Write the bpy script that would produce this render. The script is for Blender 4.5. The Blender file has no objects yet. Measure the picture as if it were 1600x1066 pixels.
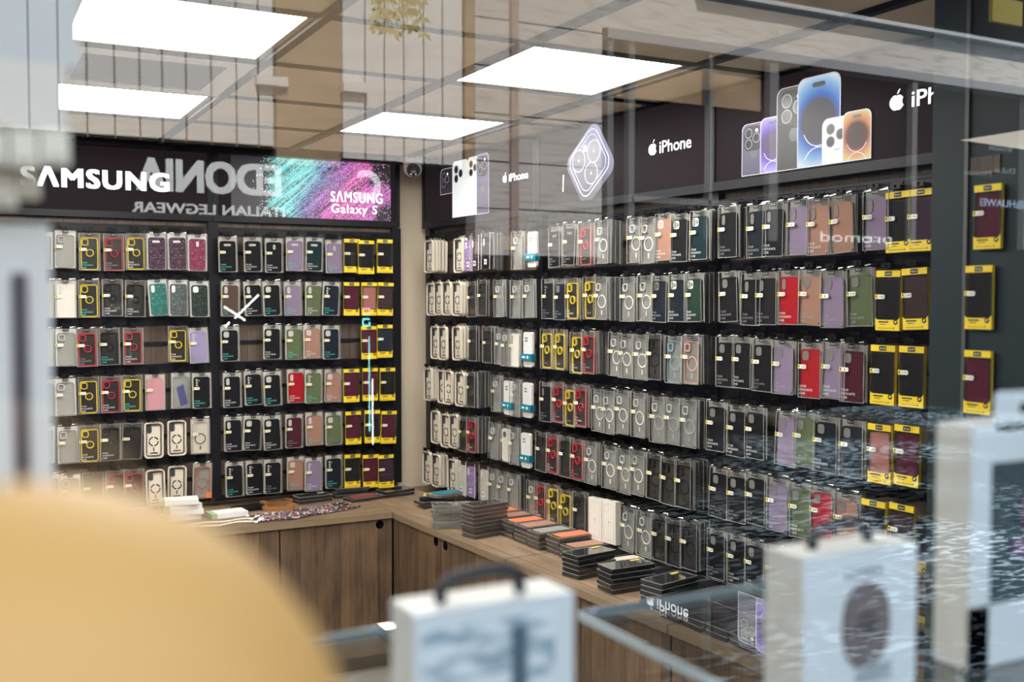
import bpy, bmesh, math, random
from mathutils import Vector, Matrix
random.seed(7)
R = math.radians
PI = math.pi
C = bpy.context.scene.collection
sc = bpy.context.scene

# ------------------------------------------------------------------ camera, light, exposure
CZ = 1.75                                   # eye height above the shop floor
YAW, PITCH, FPX = R(27.93), math.atan((533 - 468.4) / 1650.0), 1650.0
cam_d = bpy.data.cameras.new('camera')
cam = bpy.data.objects.new('camera', cam_d)
C.objects.link(cam)
cam.location = (0, 0, CZ)
cam.rotation_euler = (R(90) - PITCH, 0, -YAW)
cam_d.sensor_width = 36.0
cam_d.lens = 36.0 * FPX / 1600.0
cam_d.clip_start = 0.02
cam_d.dof.use_dof = True
cam_d.dof.focus_distance = 3.9
cam_d.dof.aperture_fstop = 3.9
sc.camera = cam
sc.view_settings.view_transform = 'Standard'
sc.view_settings.look = 'None'
sc.view_settings.gamma = 1.0
sc.view_settings.use_curve_mapping = False
sc.view_settings.exposure = 0.4
w = bpy.data.worlds.new('world')
sc.world = w
w.use_nodes = True
w.node_tree.nodes['Background'].inputs[0].default_value = (0.66, 0.80, 0.95, 1)
w.node_tree.nodes['Background'].inputs[1].default_value = 2.8
sun_d = bpy.data.lights.new('sun', 'SUN')
sun_d.energy = 12.5
sun_d.color = (1.0, 0.92, 0.82)
sun_d.angle = R(1.0)
sun = bpy.data.objects.new('sun', sun_d)
C.objects.link(sun)
sun.rotation_euler = Vector((0.18, -0.72, -0.66)).to_track_quat('-Z', 'Y').to_euler()
LAMP = 19.0                                  # ceiling panel emission
try:
    cy = sc.cycles
    cy.use_denoising = True
    cy.max_bounces = 9
    cy.diffuse_bounces = 3
    cy.glossy_bounces = 4
    cy.transmission_bounces = 4
    cy.transparent_max_bounces = 28
    cy.sample_clamp_indirect = 5.0
    cy.caustics_reflective = False
    cy.caustics_refractive = False
except Exception:
    pass

# ------------------------------------------------------------------ a pixel's ray (frame 1600 x 1066), for reading off places on known planes
_F = Vector((math.sin(YAW) * math.cos(PITCH), math.cos(YAW) * math.cos(PITCH), -math.sin(PITCH)))
_R = Vector((math.cos(YAW), -math.sin(YAW), 0))
_U = _R.cross(_F)
def ray(x, y): return _F + _R * ((x - 800) / FPX) - _U * ((y - 533) / FPX)
def on_z(x, y, z):                          # z: world height
    r = ray(x, y); p = r * ((z - CZ) / r.z); return Vector((p.x, p.y, z))
def on_y(x, y, Y):
    r = ray(x, y); p = r * (Y / r.y); return Vector((p.x, p.y, p.z + CZ))

class Frame:                                # an upright wall frame: local x to the viewer's right, y into the wall, z up
    def __init__(s, ox, oy, ang): s.o = Vector((ox, oy, 0)); s.a = ang; s.d = Vector((math.cos(ang), math.sin(ang), 0)); s.n = Vector((-math.sin(ang), math.cos(ang), 0))
    def at(s, x, y, z=0): return s.o + s.d * x + s.n * y + Vector((0, 0, z))
    def px(s, x, y, off):                   # where the pixel's ray meets the plane `off` in front of the wall
        r = ray(x, y); o = s.o - s.n * off
        t = o.dot(s.n) / r.dot(s.n); p = r * t
        return (p - s.o).dot(s.d), p.z + CZ
BK = Frame(0.0, 5.2, 0.0)
RT = Frame(2.257, 5.185, math.atan2(-0.9984, 0.0574))

# ------------------------------------------------------------------ materials
_M = {}
def mat(name, col, rough=0.5, metal=0.0, emit=None, es=0.0, spec=0.5, trans=0.0, coat=0.0):
    if name in _M: return _M[name]
    m = bpy.data.materials.new(name); m.use_nodes = True
    b = m.node_tree.nodes['Principled BSDF']
    b.inputs['Base Color'].default_value = (*col, 1)
    b.inputs['Roughness'].default_value = rough
    b.inputs['Metallic'].default_value = metal
    b.inputs['Specular IOR Level'].default_value = spec
    if coat: b.inputs['Coat Weight'].default_value = coat
    if emit is not None:
        b.inputs['Emission Color'].default_value = (*emit, 1)
        b.inputs['Emission Strength'].default_value = es
    _M[name] = m
    return m
def nn(m, t, **k):
    n = m.node_tree.nodes.new(t)
    for a, v in k.items(): setattr(n, a, v)
    return n
def glassy(name, tint, refl, rough=0.0, fres=True, mul=1.0, haze=None, hazew=0.0):
    """thin clear sheet: lets light straight through and mirrors by angle"""
    if name in _M: return _M[name]
    m = bpy.data.materials.new(name); m.use_nodes = True
    nt = m.node_tree; nt.nodes.clear()
    out = nn(m, 'ShaderNodeOutputMaterial'); tr = nn(m, 'ShaderNodeBsdfTransparent'); gl = nn(m, 'ShaderNodeBsdfGlossy'); mx = nn(m, 'ShaderNodeMixShader')
    tr.inputs[0].default_value = (*tint, 1); gl.inputs['Roughness'].default_value = rough; gl.inputs[0].default_value = (1, 1, 1, 1)
    if fres:
        f = nn(m, 'ShaderNodeFresnel'); f.inputs[0].default_value = 1.5
        ge = nn(m, 'ShaderNodeNewGeometry')
        # both faces of a thin sheet see air in front of them
        mm = nn(m, 'ShaderNodeMath', operation='MULTIPLY'); mm.inputs[1].default_value = mul; mm.use_clamp = True
        lw = nn(m, 'ShaderNodeLayerWeight'); lw.inputs[0].default_value = 0.5
        pw = nn(m, 'ShaderNodeMath', operation='POWER'); pw.inputs[1].default_value = 4.0
        nt.links.new(lw.outputs['Facing'], pw.inputs[0])
        ml = nn(m, 'ShaderNodeMath', operation='MULTIPLY_ADD'); ml.inputs[1].default_value = 0.9; ml.inputs[2].default_value = 0.043
        nt.links.new(pw.outputs[0], ml.inputs[0]); nt.links.new(ml.outputs[0], mm.inputs[0])
        nt.links.new(mm.outputs[0], mx.inputs[0])
        nt.nodes.remove(f); nt.nodes.remove(ge)
    else:
        mx.inputs[0].default_value = refl
    src = tr.outputs[0]
    if haze:
        df = nn(m, 'ShaderNodeBsdfDiffuse'); df.inputs[0].default_value = (*haze, 1)
        m2 = nn(m, 'ShaderNodeMixShader'); m2.inputs[0].default_value = hazew
        nt.links.new(tr.outputs[0], m2.inputs[1]); nt.links.new(df.outputs[0], m2.inputs[2]); src = m2.outputs[0]
    nt.links.new(src, mx.inputs[1]); nt.links.new(gl.outputs[0], mx.inputs[2]); nt.links.new(mx.outputs[0], out.inputs[0])
    _M[name] = m
    return m
def wood(name, c0, c1, plank=0.14, axis='z', dark=0.35, rough=0.5, gap=0.035, contrast=1.0):
    """weathered oak boards; grain along `axis`"""
    if name in _M: return _M[name]
    m = bpy.data.materials.new(name); m.use_nodes = True
    nt = m.node_tree; L = nt.links.new; b = nt.nodes['Principled BSDF']; b.inputs['Roughness'].default_value = rough
    tc = nn(m, 'ShaderNodeTexCoord'); mp = nn(m, 'ShaderNodeMapping')
    S = {'z': (64, 64, 2.2), 'x': (2.2, 64, 64), 'y': (64, 2.2, 64)}[axis]
    mp.inputs['Scale'].default_value = S
    L(tc.outputs['Object'], mp.inputs[0])
    n1 = nn(m, 'ShaderNodeTexNoise'); n1.inputs['Scale'].default_value = 1.0; n1.inputs['Detail'].default_value = 7; n1.inputs['Roughness'].default_value = 0.68; n1.inputs['Distortion'].default_value = 0.5
    L(mp.outputs[0], n1.inputs['Vector'])
    mp2 = nn(m, 'ShaderNodeMapping'); mp2.inputs['Scale'].default_value = tuple(v * (0.20 if v > 10 else 1.7) for v in S)
    L(tc.outputs['Object'], mp2.inputs[0])
    n2 = nn(m, 'ShaderNodeTexNoise'); n2.inputs['Scale'].default_value = 1.0; n2.inputs['Detail'].default_value = 4
    L(mp2.outputs[0], n2.inputs['Vector'])
    ad = nn(m, 'ShaderNodeMath', operation='ADD'); L(n1.outputs[0], ad.inputs[0]); L(n2.outputs[0], ad.inputs[1])
    cr = nn(m, 'ShaderNodeValToRGB'); e = cr.color_ramp.elements
    e[0].position = 0.30; e[0].color = (*c0, 1); e[1].position = 0.66; e[1].color = (*c1, 1)
    hf = nn(m, 'ShaderNodeMath', operation='MULTIPLY'); hf.inputs[1].default_value = 0.5; L(ad.outputs[0], hf.inputs[0]); L(hf.outputs[0], cr.inputs[0])
    sx = nn(m, 'ShaderNodeSeparateXYZ'); L(tc.outputs['Object'], sx.inputs[0])
    u = nn(m, 'ShaderNodeMath', operation='ADD')
    if axis == 'z': L(sx.outputs[0], u.inputs[0]); L(sx.outputs[1], u.inputs[1])
    elif axis == 'x': L(sx.outputs[1], u.inputs[0]); L(sx.outputs[2], u.inputs[1])
    else: L(sx.outputs[0], u.inputs[0]); L(sx.outputs[2], u.inputs[1])
    dv = nn(m, 'ShaderNodeMath', operation='DIVIDE'); dv.inputs[1].default_value = plank; L(u.outputs[0], dv.inputs[0])
    fr = nn(m, 'ShaderNodeMath', operation='FRACT'); L(dv.outputs[0], fr.inputs[0])
    fl = nn(m, 'ShaderNodeMath', operation='FLOOR'); L(dv.outputs[0], fl.inputs[0])
    wn = nn(m, 'ShaderNodeTexWhiteNoise', noise_dimensions='1D'); L(fl.outputs[0], wn.inputs['W'])
    lt = nn(m, 'ShaderNodeMath', operation='GREATER_THAN'); lt.inputs[1].default_value = gap; L(fr.outputs[0], lt.inputs[0])
    tn = nn(m, 'ShaderNodeMapRange'); tn.inputs[3].default_value = 0.72; tn.inputs[4].default_value = 1.18; L(wn.outputs['Value'], tn.inputs[0])
    gp = nn(m, 'ShaderNodeMapRange'); gp.inputs[3].default_value = dark; gp.inputs[4].default_value = 1.0; L(lt.outputs[0], gp.inputs[0])
    ml = nn(m, 'ShaderNodeMath', operation='MULTIPLY'); L(tn.outputs[0], ml.inputs[0]); L(gp.outputs[0], ml.inputs[1])
    mc = nn(m, 'ShaderNodeVectorMath', operation='SCALE'); L(cr.outputs[0], mc.inputs[0]); L(ml.outputs[0], mc.inputs['Scale'])
    L(mc.outputs[0], b.inputs['Base Color'])
    _M[name] = m
    return m
def speckle(name, cols, scale, rough=0.4, metal=0.0, coord='Object', stretch=(1, 1, 1)):
    """small coloured flecks (glitter cases, beaded cords)"""
    if name in _M: return _M[name]
    m = bpy.data.materials.new(name); m.use_nodes = True
    nt = m.node_tree; L = nt.links.new; b = nt.nodes['Principled BSDF']; b.inputs['Roughness'].default_value = rough; b.inputs['Metallic'].default_value = metal
    tc = nn(m, 'ShaderNodeTexCoord'); mp = nn(m, 'ShaderNodeMapping'); mp.inputs['Scale'].default_value = stretch
    L(tc.outputs[coord], mp.inputs[0])
    v = nn(m, 'ShaderNodeTexVoronoi'); v.inputs['Scale'].default_value = scale; L(mp.outputs[0], v.inputs['Vector'])
    wn = nn(m, 'ShaderNodeTexWhiteNoise', noise_dimensions='3D'); L(v.outputs['Color'], wn.inputs['Vector'])
    cr = nn(m, 'ShaderNodeValToRGB'); cr.color_ramp.interpolation = 'CONSTANT'
    el = cr.color_ramp.elements
    for i, (p, c) in enumerate(cols):
        e = el[i] if i < 2 else el.new(p)
        e.position = p; e.color = (*c, 1)
    L(wn.outputs['Value'], cr.inputs[0]); L(cr.outputs[0], b.inputs['Base Color'])
    _M[name] = m
    return m
def mottled(name, c0, c1, scale, rough=0.7, lo=0.4, hi=0.6, stretch=(1, 1, 1), detail=5):
    if name in _M: return _M[name]
    m = bpy.data.materials.new(name); m.use_nodes = True
    nt = m.node_tree; L = nt.links.new; b = nt.nodes['Principled BSDF']; b.inputs['Roughness'].default_value = rough
    tc = nn(m, 'ShaderNodeTexCoord'); mp = nn(m, 'ShaderNodeMapping'); mp.inputs['Scale'].default_value = stretch
    L(tc.outputs['Object'], mp.inputs[0])
    n = nn(m, 'ShaderNodeTexNoise'); n.inputs['Scale'].default_value = scale; n.inputs['Detail'].default_value = detail; L(mp.outputs[0], n.inputs['Vector'])
    cr = nn(m, 'ShaderNodeValToRGB'); e = cr.color_ramp.elements
    e[0].position = lo; e[0].color = (*c0, 1); e[1].position = hi; e[1].color = (*c1, 1)
    L(n.outputs[0], cr.inputs[0]); L(cr.outputs[0], b.inputs['Base Color'])
    _M[name] = m
    return m

BLACK = mat('black satin metal', (0.007, 0.0075, 0.010), 0.4, spec=0.3)
BLACKP = mat('black plastic', (0.016, 0.016, 0.018), 0.32)
GLOSSK = mat('black gloss wire', (0.006, 0.006, 0.007), 0.22, spec=0.3)
WHITE = mat('white card', (0.80, 0.80, 0.78), 0.55)
CREAM = mat('cream plastic', (0.72, 0.64, 0.52), 0.45)
SILVER = mat('silver grey card', (0.56, 0.54, 0.50), 0.35)
BEIGE = mat('beige wall paint', (0.68, 0.57, 0.42), 0.8)
TILE = mottled('beige ceiling tile', (0.56, 0.47, 0.35), (0.62, 0.52, 0.40), 3.0, 0.9)
CLEAR = glassy('clear plastic', (0.93, 0.93, 0.92), 0.04, 0.03, True, 0.3, (0.8, 0.8, 0.78), 0.004)
EDGE = glassy('clear plastic edge', (0.8, 0.8, 0.8), 0.08, 0.12, False, 1.0, (0.78, 0.77, 0.74), 0.45)
FILM = glassy('clear film', (0.95, 0.95, 0.95), 0.05, 0.02, True, 0.6, (0.8, 0.8, 0.8), 0.006)
TPU = glassy('clear soft case', (0.86, 0.86, 0.85), 0.04, 0.08, True, 1.0, (0.74, 0.73, 0.70), 0.20)
SMOKE = glassy('smoky clear case', (0.38, 0.36, 0.34), 0.04, 0.12, True, 1.0, (0.12, 0.11, 0.10), 0.30)
TINTK = mat('print pale grey', (0.70, 0.70, 0.68), 0.5)
YEL = mat('yellow card', (0.86, 0.62, 0.02), 0.5)
TAGY = mat('yellow sticker', (0.88, 0.72, 0.12), 0.5)
TAGW = mat('white sticker', (0.86, 0.84, 0.74), 0.5)
INK = mat('black ink', (0.02, 0.02, 0.02), 0.6)
TEAL = mat('teal card', (0.0, 0.17, 0.24), 0.5)
WOODP = wood('oak wall boards', (0.035, 0.023, 0.015), (0.155, 0.108, 0.074), 0.075, 'z', 0.3, 0.6)
WOODC = wood('oak cabinet fronts', (0.016, 0.0095, 0.005), (0.235, 0.142, 0.074), 0.19, 'z', 0.3, 0.55, 0.02)
WOODX = wood('oak worktop along x', (0.085, 0.052, 0.031), (0.36, 0.25, 0.155), 0.16, 'x')
WOODY = wood('oak worktop lengthwise', (0.085, 0.052, 0.031), (0.36, 0.25, 0.155), 0.16, 'y')
WEDGE = mat('oak edging', (0.24, 0.17, 0.10), 0.5)
FLAP = glassy('bent film flap', (0.9, 0.9, 0.9), 0.05, 0.05, True, 2.2)
def solid(name, c, r=0.5): return mat('case ' + name, c, r, spec=0.1)

# ------------------------------------------------------------------ mesh builder
class MB:
    def __init__(s): s.v = []; s.f = []; s.m = []; s.T = None
    def add(s, vs, fs, mi=0):
        k = len(s.v)
        if s.T is not None: vs = [tuple(s.T @ Vector(p)) for p in vs]
        s.v += [tuple(p) for p in vs]; s.f += [tuple(k + i for i in f) for f in fs]; s.m += [mi] * len(fs)
        return s
    def box(s, x0, x1, y0, y1, z0, z1, mi=0):
        vs = [(x0, y0, z0), (x1, y0, z0), (x1, y1, z0), (x0, y1, z0), (x0, y0, z1), (x1, y0, z1), (x1, y1, z1), (x0, y1, z1)]
        return s.add(vs, [(0, 3, 2, 1), (4, 5, 6, 7), (0, 1, 5, 4), (1, 2, 6, 5), (2, 3, 7, 6), (3, 0, 4, 7)], mi)
    def prism(s, poly, y0, y1, mi=0):        # poly in (x, z), extruded along y; front at y0
        n = len(poly)
        vs = [(x, y0, z) for x, z in poly] + [(x, y1, z) for x, z in poly]
        fs = [tuple(range(n)), tuple(range(2 * n - 1, n - 1, -1))] + [(i, i + n, (i + 1) % n + n, (i + 1) % n) for i in range(n)]
        return s.add(vs, fs, mi)
    def rr(s, cx, cz, w, h, r, y0, y1, mi=0, seg=4): return s.prism(rrect(cx, cz, w, h, r, seg), y0, y1, mi)
    def rring(s, cx, cz, w, h, r, t, y0, y1, mi=0, seg=4):
        return s.band(rrect(cx, cz, w, h, r, seg), rrect(cx, cz, w - 2 * t, h - 2 * t, max(r - t, 0.0005), seg), y0, y1, mi)
    def band(s, a, b, y0, y1, mi=0):
        n = len(a)
        vs = [(x, y0, z) for x, z in a] + [(x, y0, z) for x, z in b] + [(x, y1, z) for x, z in a] + [(x, y1, z) for x, z in b]
        fs = []
        for i in range(n):
            j = (i + 1) % n
            fs += [(i, j, n + j, n + i), (2 * n + i, 3 * n + i, 3 * n + j, 2 * n + j), (i, 2 * n + i, 2 * n + j, j), (n + i, n + j, 3 * n + j, 3 * n + i)]
        return s.add(vs, fs, mi)
    def ring(s, cx, cz, ro, ri, y0, y1, mi=0, seg=24, a0=0, a1=2 * PI):
        if a1 - a0 > 2 * PI - 1e-3: return s.band(circ(cx, cz, ro, seg), circ(cx, cz, ri, seg), y0, y1, mi)
        pts = [a0 + (a1 - a0) * i / seg for i in range(seg + 1)]
        poly = [(cx + ro * math.cos(a), cz + ro * math.sin(a)) for a in pts] + [(cx + ri * math.cos(a), cz + ri * math.sin(a)) for a in reversed(pts)]
        return s.prism(poly, y0, y1, mi)
    def disc(s, cx, cz, r, y0, y1, mi=0, seg=16): return s.prism(circ(cx, cz, r, seg), y0, y1, mi)
    def tube(s, pts, r, mi=0, seg=6, cap=True):
        pts = [Vector(p) for p in pts]; n = len(pts); vs = []; fs = []
        up = Vector((0, 0, 1)); prev = None
        for i, p in enumerate(pts):
            t = (pts[min(i + 1, n - 1)] - pts[max(i - 1, 0)]).normalized()
            a = t.cross(up)
            if a.length < 1e-4: a = t.cross(Vector((0, 1, 0)))
            a.normalize()
            if prev is not None and a.dot(prev) < 0: a = -a
            prev = a; b = t.cross(a)
            rr_ = r[i] if isinstance(r, (list, tuple)) else r
            vs += [tuple(p + (a * math.cos(2 * PI * k / seg) + b * math.sin(2 * PI * k / seg)) * rr_) for k in range(seg)]
        for i in range(n - 1):
            for k in range(seg):
                fs.append((i * seg + k, i * seg + (k + 1) % seg, (i + 1) * seg + (k + 1) % seg, (i + 1) * seg + k))
        if cap: fs += [tuple(range(seg - 1, -1, -1)), tuple((n - 1) * seg + k for k in range(seg))]
        return s.add(vs, fs, mi)
    def lathe(s, prof, mi=0, seg=32, cx=0, cy=0):
        n = len(prof); vs = []; fs = []
        for r, z in prof: vs += [(cx + r * math.cos(2 * PI * k / seg), cy + r * math.sin(2 * PI * k / seg), z) for k in range(seg)]
        for i in range(n - 1):
            for k in range(seg): fs.append((i * seg + k, i * seg + (k + 1) % seg, (i + 1) * seg + (k + 1) % seg, (i + 1) * seg + k))
        return s.add(vs, fs, mi)
    def text(s, t, x, z, y, size, mi=0, bold=0.0, align='LEFT', width=None, space=1.0):
        vs, fs, w_ = glyphs(t, 0.0, align, space)
        k = size; kx = size
        if width: kx = width / (w_ + 2 * bold)
        offs = [(0, 0)] if bold <= 0 else [(0, -.6), (2, -.6), (0, .6), (2, .6), (1, 0)]
        for q, (ox, oz) in enumerate(offs):              # heavier strokes: the outline laid down again a hair aside
            s.add([(x + (px + ox * bold) * kx, y - 2e-5 * q, z + (pz + oz * bold) * k) for px, pz in vs], fs, mi)
        return s
    def mesh(s, name, mats, smooth=False):
        me = bpy.data.meshes.new(name); me.from_pydata(s.v, [], s.f)
        for q in mats: me.materials.append(q)
        me.polygons.foreach_set('material_index', s.m)
        if smooth: me.polygons.foreach_set('use_smooth', [True] * len(s.f))
        me.update()
        return me
def rrect(cx, cz, w, h, r, seg=4):
    out = []
    for sx, sz, a in ((1, 1, 0), (-1, 1, PI / 2), (-1, -1, PI), (1, -1, 1.5 * PI)):
        for i in range(seg + 1):
            t = a + PI / 2 * i / seg
            out.append((cx + sx * (w / 2 - r) + r * math.cos(t), cz + sz * (h / 2 - r) + r * math.sin(t)))
    return out
def circ(cx, cz, r, seg=24): return [(cx + r * math.cos(2 * PI * i / seg), cz + r * math.sin(2 * PI * i / seg)) for i in range(seg)]
_G = {}
def glyphs(t, bold=0.0, align='LEFT', space=1.0):
    key = (t, bold, align, space)
    if key in _G: return _G[key]
    cu = bpy.data.curves.new('lettering', 'FONT'); cu.body = t; cu.offset = bold; cu.align_x = align; cu.resolution_u = 3; cu.space_character = space
    ob = bpy.data.objects.new('lettering', cu); C.objects.link(ob)
    dg = bpy.context.evaluated_depsgraph_get()
    me = bpy.data.meshes.new_from_object(ob.evaluated_get(dg))
    vs = [(v.co.x, v.co.y) for v in me.vertices]; fs = [tuple(p.vertices) for p in me.polygons]
    bpy.data.objects.remove(ob); bpy.data.curves.remove(cu); bpy.data.meshes.remove(me)
    xs = [v[0] for v in vs] or [0, 1]
    _G[key] = (vs, fs, max(xs) - min(xs))
    return _G[key]
def link(name, me, parent=None, loc=(0, 0, 0), rot=(0, 0, 0), mats=None):
    o = bpy.data.objects.new(name, me); C.objects.link(o)
    o.location = loc; o.rotation_euler = rot
    if parent is not None: o.parent = parent
    if mats:
        for i, q in enumerate(mats):
            if q is None: continue
            o.material_slots[i].link = 'OBJECT'; o.material_slots[i].material = q
    return o
def obj(name, mb, mats, parent=None, loc=(0, 0, 0), rot=(0, 0, 0), smooth=False):
    if not isinstance(mats, (list, tuple)): mats = [mats]
    return link(name, mb.mesh(name, mats, smooth), parent, loc, rot)
def tag(o, label, cat, group=None, kind=None):
    o['label'] = label; o['category'] = cat
    if group: o['group'] = group
    if kind: o['kind'] = kind
    return o
def thing(name, label, cat, loc=(0, 0, 0), rot=(0, 0, 0), group=None):
    o = bpy.data.objects.new(name, None); C.objects.link(o); o.empty_display_size = 0.05
    o.location = loc; o.rotation_euler = rot
    return tag(o, label, cat, group)
def struct(name, mb, mats, label=None, loc=(0, 0, 0), rot=(0, 0, 0)):
    o = obj(name, mb, mats, None, loc, rot); o['kind'] = 'structure'
    if label: o['label'] = label; o['category'] = name.split('_')[0]
    return o
ORD = ['zeroth', 'first', 'second', 'third', 'fourth', 'fifth', 'sixth', 'seventh', 'eighth', 'ninth', 'tenth', 'eleventh', 'twelfth', 'thirteenth', 'fourteenth', 'fifteenth', 'sixteenth',
       'seventeenth', 'eighteenth', 'nineteenth', 'twentieth', 'twenty-first', 'twenty-second', 'twenty-third', 'twenty-fourth', 'twenty-fifth', 'twenty-sixth', 'twenty-seventh', 'twenty-eighth', 'twenty-ninth', 'thirtieth']
ROWN = ['top', 'second', 'third', 'fourth', 'fifth', 'lowest']

# ------------------------------------------------------------------ the room shell
CEIL = CZ + 0.733
b = MB(); b.box(-1.6, 3.2, 0.37, 5.4, -0.06, 0.0)
struct('floor', b, mottled('grey floor tile', (0.30, 0.28, 0.26), (0.38, 0.36, 0.33), 4), 'grey shop floor behind the window and counters')
b = MB(); b.box(-1.6, 3.0, 5.235, 5.4, 0, CEIL + 0.3)
struct('wall_back', b, BEIGE, 'beige back wall showing as a strip in the corner')
b = MB(); b.box(-0.05, 5.3, 0.005, 0.2, 0, CEIL + 0.3)
struct('wall_right', b, mat('dark wall paint', (0.03, 0.032, 0.036), 0.7), 'dark side wall behind the long display of phone cases', RT.at(0, 0, 0), (0, 0, RT.a))
b = MB(); b.box(-1.7, -1.55, 0.37, 5.4, 0, CEIL + 0.3)
struct('wall_left', b, mat('grey wall paint', (0.05, 0.05, 0.05), 0.8), 'unseen side wall opposite the long display')
GX, GY, GT = 0.861, 2.654, 0.6
b = MB(); b.box(-1.6, 3.2, 0.37, 5.4, CEIL, CEIL + 0.25)
struct('ceiling', b, TILE, 'beige tiled suspended ceiling over the shop')
b = MB()
for i in range(-4, 4):
    x = GX + GT * i; b.box(x - 0.014, x + 0.014, 0.44, 5.18, CEIL - 0.016, CEIL + 0.002)
for j in range(-4, 5):
    y = GY + GT * j; b.box(-1.55, 2.6, y - 0.008, y + 0.008, CEIL - 0.010, CEIL + 0.001)
struct('trim_1', b, mat('black ceiling grid', (0.006, 0.006, 0.009), 0.6, spec=0.12), 'black grid bars of the suspended ceiling')
b = MB(); b.box(-1.5, 2.07, 5.10, 5.2, CEIL - 0.035, CEIL - 0.0165)
b.box(-1.5, 2.07, 5.17, 5.2, CEIL - 0.06, CEIL - 0.0165)
struct('trim_2', b, BLACK, 'black edge strip under the ceiling along the back wall')
b = MB(); b.box(0.0, 3.6, -0.03, 0.004, CEIL - 0.05, CEIL - 0.0165)
struct('trim_3', b, BLACK, 'black edge strip under the ceiling along the side wall', RT.at(0, 0, 0), (0, 0, RT.a))
# the shop front: unseen roof widened to block sun, and the pane itself
b = MB(); b.box(-6, 8, 0.36, 5.6, CEIL + 0.31, CEIL + 0.5); b.box(-6, 8, 0.36, 0.43, CEIL - 0.02, CEIL + 0.31)
struct('roof', b, mat('render', (0.4, 0.4, 0.4), 0.8), 'unseen flat roof and fascia over the shop, widened to block sun')
b = MB(); b.box(-6, -1.7, 0.36, 0.43, 0, CEIL); b.box(3.2, 8, 0.36, 0.43, 0, CEIL)
struct('wall_front', b, _M['render'], 'shop front wall beside the window')
PANE = glassy('window pane', (0.97, 0.98, 0.98), 0.1, 0.0, True, 2.0)
b = MB(); b.add([(-1.7, 0.40, 0.02), (3.2, 0.40, 0.02), (3.2, 0.40, CEIL - 0.02), (-1.7, 0.40, CEIL - 0.02)], [(0, 1, 2, 3)])
struct('window_1', b, PANE, 'large shop window pane mirroring the street')

# dark pillar standing out from the side wall
PX, PY = 1.88, 1.605
MIRR = bpy.data.materials.new('dark panel'); MIRR.use_nodes = True
_b = MIRR.node_tree.nodes['Principled BSDF']
_b.inputs['Base Color'].default_value = (0.016, 0.028, 0.031, 1); _b.inputs['Roughness'].default_value = 0.45; _b.inputs['Specular IOR Level'].default_value = 0.25
b = MB(); b.box(PX, 2.62, 0.9, PY, 0, CEIL - 0.0165)
struct('pillar', b, MIRR, 'dark teal pillar standing out from the side wall')
PF = Frame(PX, PY, -PI / 2)
b = MB(); b.box(0.088, 0.097, -0.007, 0, 0.8, CEIL - 0.02)
struct('trim_4', b, mat('brushed steel', (0.10, 0.10, 0.10), 0.5, 0.6), 'slim steel strip down the dark pillar', PF.at(0, 0, 0), (0, 0, PF.a))

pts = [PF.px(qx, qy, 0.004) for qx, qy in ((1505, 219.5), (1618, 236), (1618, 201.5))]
b = MB(); b.prism(pts, -0.012, -0.001)  # solid wedge in place of a ceiling light's reflection on the pillar
tag(obj('mirrored_light_wedge', b, mat('painted lamp reflection', (0.74, 0.70, 0.63), 0.5), None, PF.at(0, 0, 0), (0, 0, PF.a)), 'warm white wedge painted as a ceiling light mirrored in the dark pillar', 'panel')

# ------------------------------------------------------------------ ceiling lights, vent, camera
LIT = mat('lit diffuser', (1, 1, 1), 0.5, emit=(1.0, 0.97, 0.92), es=LAMP)
LFR = mat('pale lamp frame', (0.36, 0.31, 0.25), 0.6)
lamp_txt = {(-1, 0): 'square ceiling light cut by the top edge, above the air vent', (-1, 2): 'square ceiling light between the air vent and the back wall',
            (1, 0): 'large square ceiling light above the banner with a camera close-up', (1, 2): 'square ceiling light beside the security camera'}
for i in (-3, -1, 1):
    for j in (-2, 0, 2):
        if (i, j) == (1, -2): continue
        x0, y0 = GX + GT * i, GY + GT * j
        t = thing('ceiling_light', lamp_txt.get((i, j), 'square ceiling light out of view, column %s row %s from the window' % (ORD[(i + 5) // 2], ORD[(j + 6) // 2])), 'light', (x0 + .3, y0 + .3, CEIL), group='square ceiling lights')
        b = MB(); r_ = 0.283
        b.box(-r_, r_, -r_, -r_ + .018, -0.004, 0.0); b.box(-r_, r_, r_ - .018, r_, -0.004, 0.0); b.box(-r_, -r_ + .018, -r_, r_, -0.004, 0.0); b.box(r_ - .018, r_, -r_, r_, -0.004, 0.0)
        obj('frame', b, LFR, t)
        b = MB(); q = 0.266; b.box(-q, q, -q, q, -0.003, -0.001)
        obj('diffuser', b, LIT, t)
x0, y0 = GX - GT, GY + GT
t = thing('air_vent', 'square ceiling air vent with grey grille between two lights', 'vent', (x0 + .3, y0 + .3, CEIL))
b = MB()
for a0, a1, c0, c1 in ((-.283, .283, -.283, -.21), (-.283, .283, .21, .283), (-.283, -.21, -.21, .21), (.21, .283, -.21, .21)): b.box(a0, a1, c0, c1, -0.012, 0)
obj('frame', b, mat('white vent frame', (0.75, 0.74, 0.72), 0.5), t)
b = MB()
for k in range(26): b.box(-.21, .21, -.208 + k * .0165, -.2 + k * .0165, -0.008, -0.003)
b.box(-.21, .21, -.21, .21, -0.002, -0.001)
obj('grille', b, mat('grey grille', (0.24, 0.25, 0.27), 0.5), t)
p = on_y(645, 262, 5.02)
t = thing('security_camera', 'white dome security camera under the ceiling in the corner', 'camera', (p.x, 5.02, CEIL))
b = MB(); b.lathe([(0.0, 0.0), (0.055, 0.0), (0.056, -0.02), (0.048, -0.045), (0.0, -0.05)], seg=28)
obj('mount', b, mat('white camera shell', (0.78, 0.76, 0.74), 0.4), t, smooth=True)
b = MB(); prof = [(0.001 + 0.047 * math.sin(a), -0.062 - 0.047 * math.cos(a)) for a in [PI * k / 14 for k in range(15)]]
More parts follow.
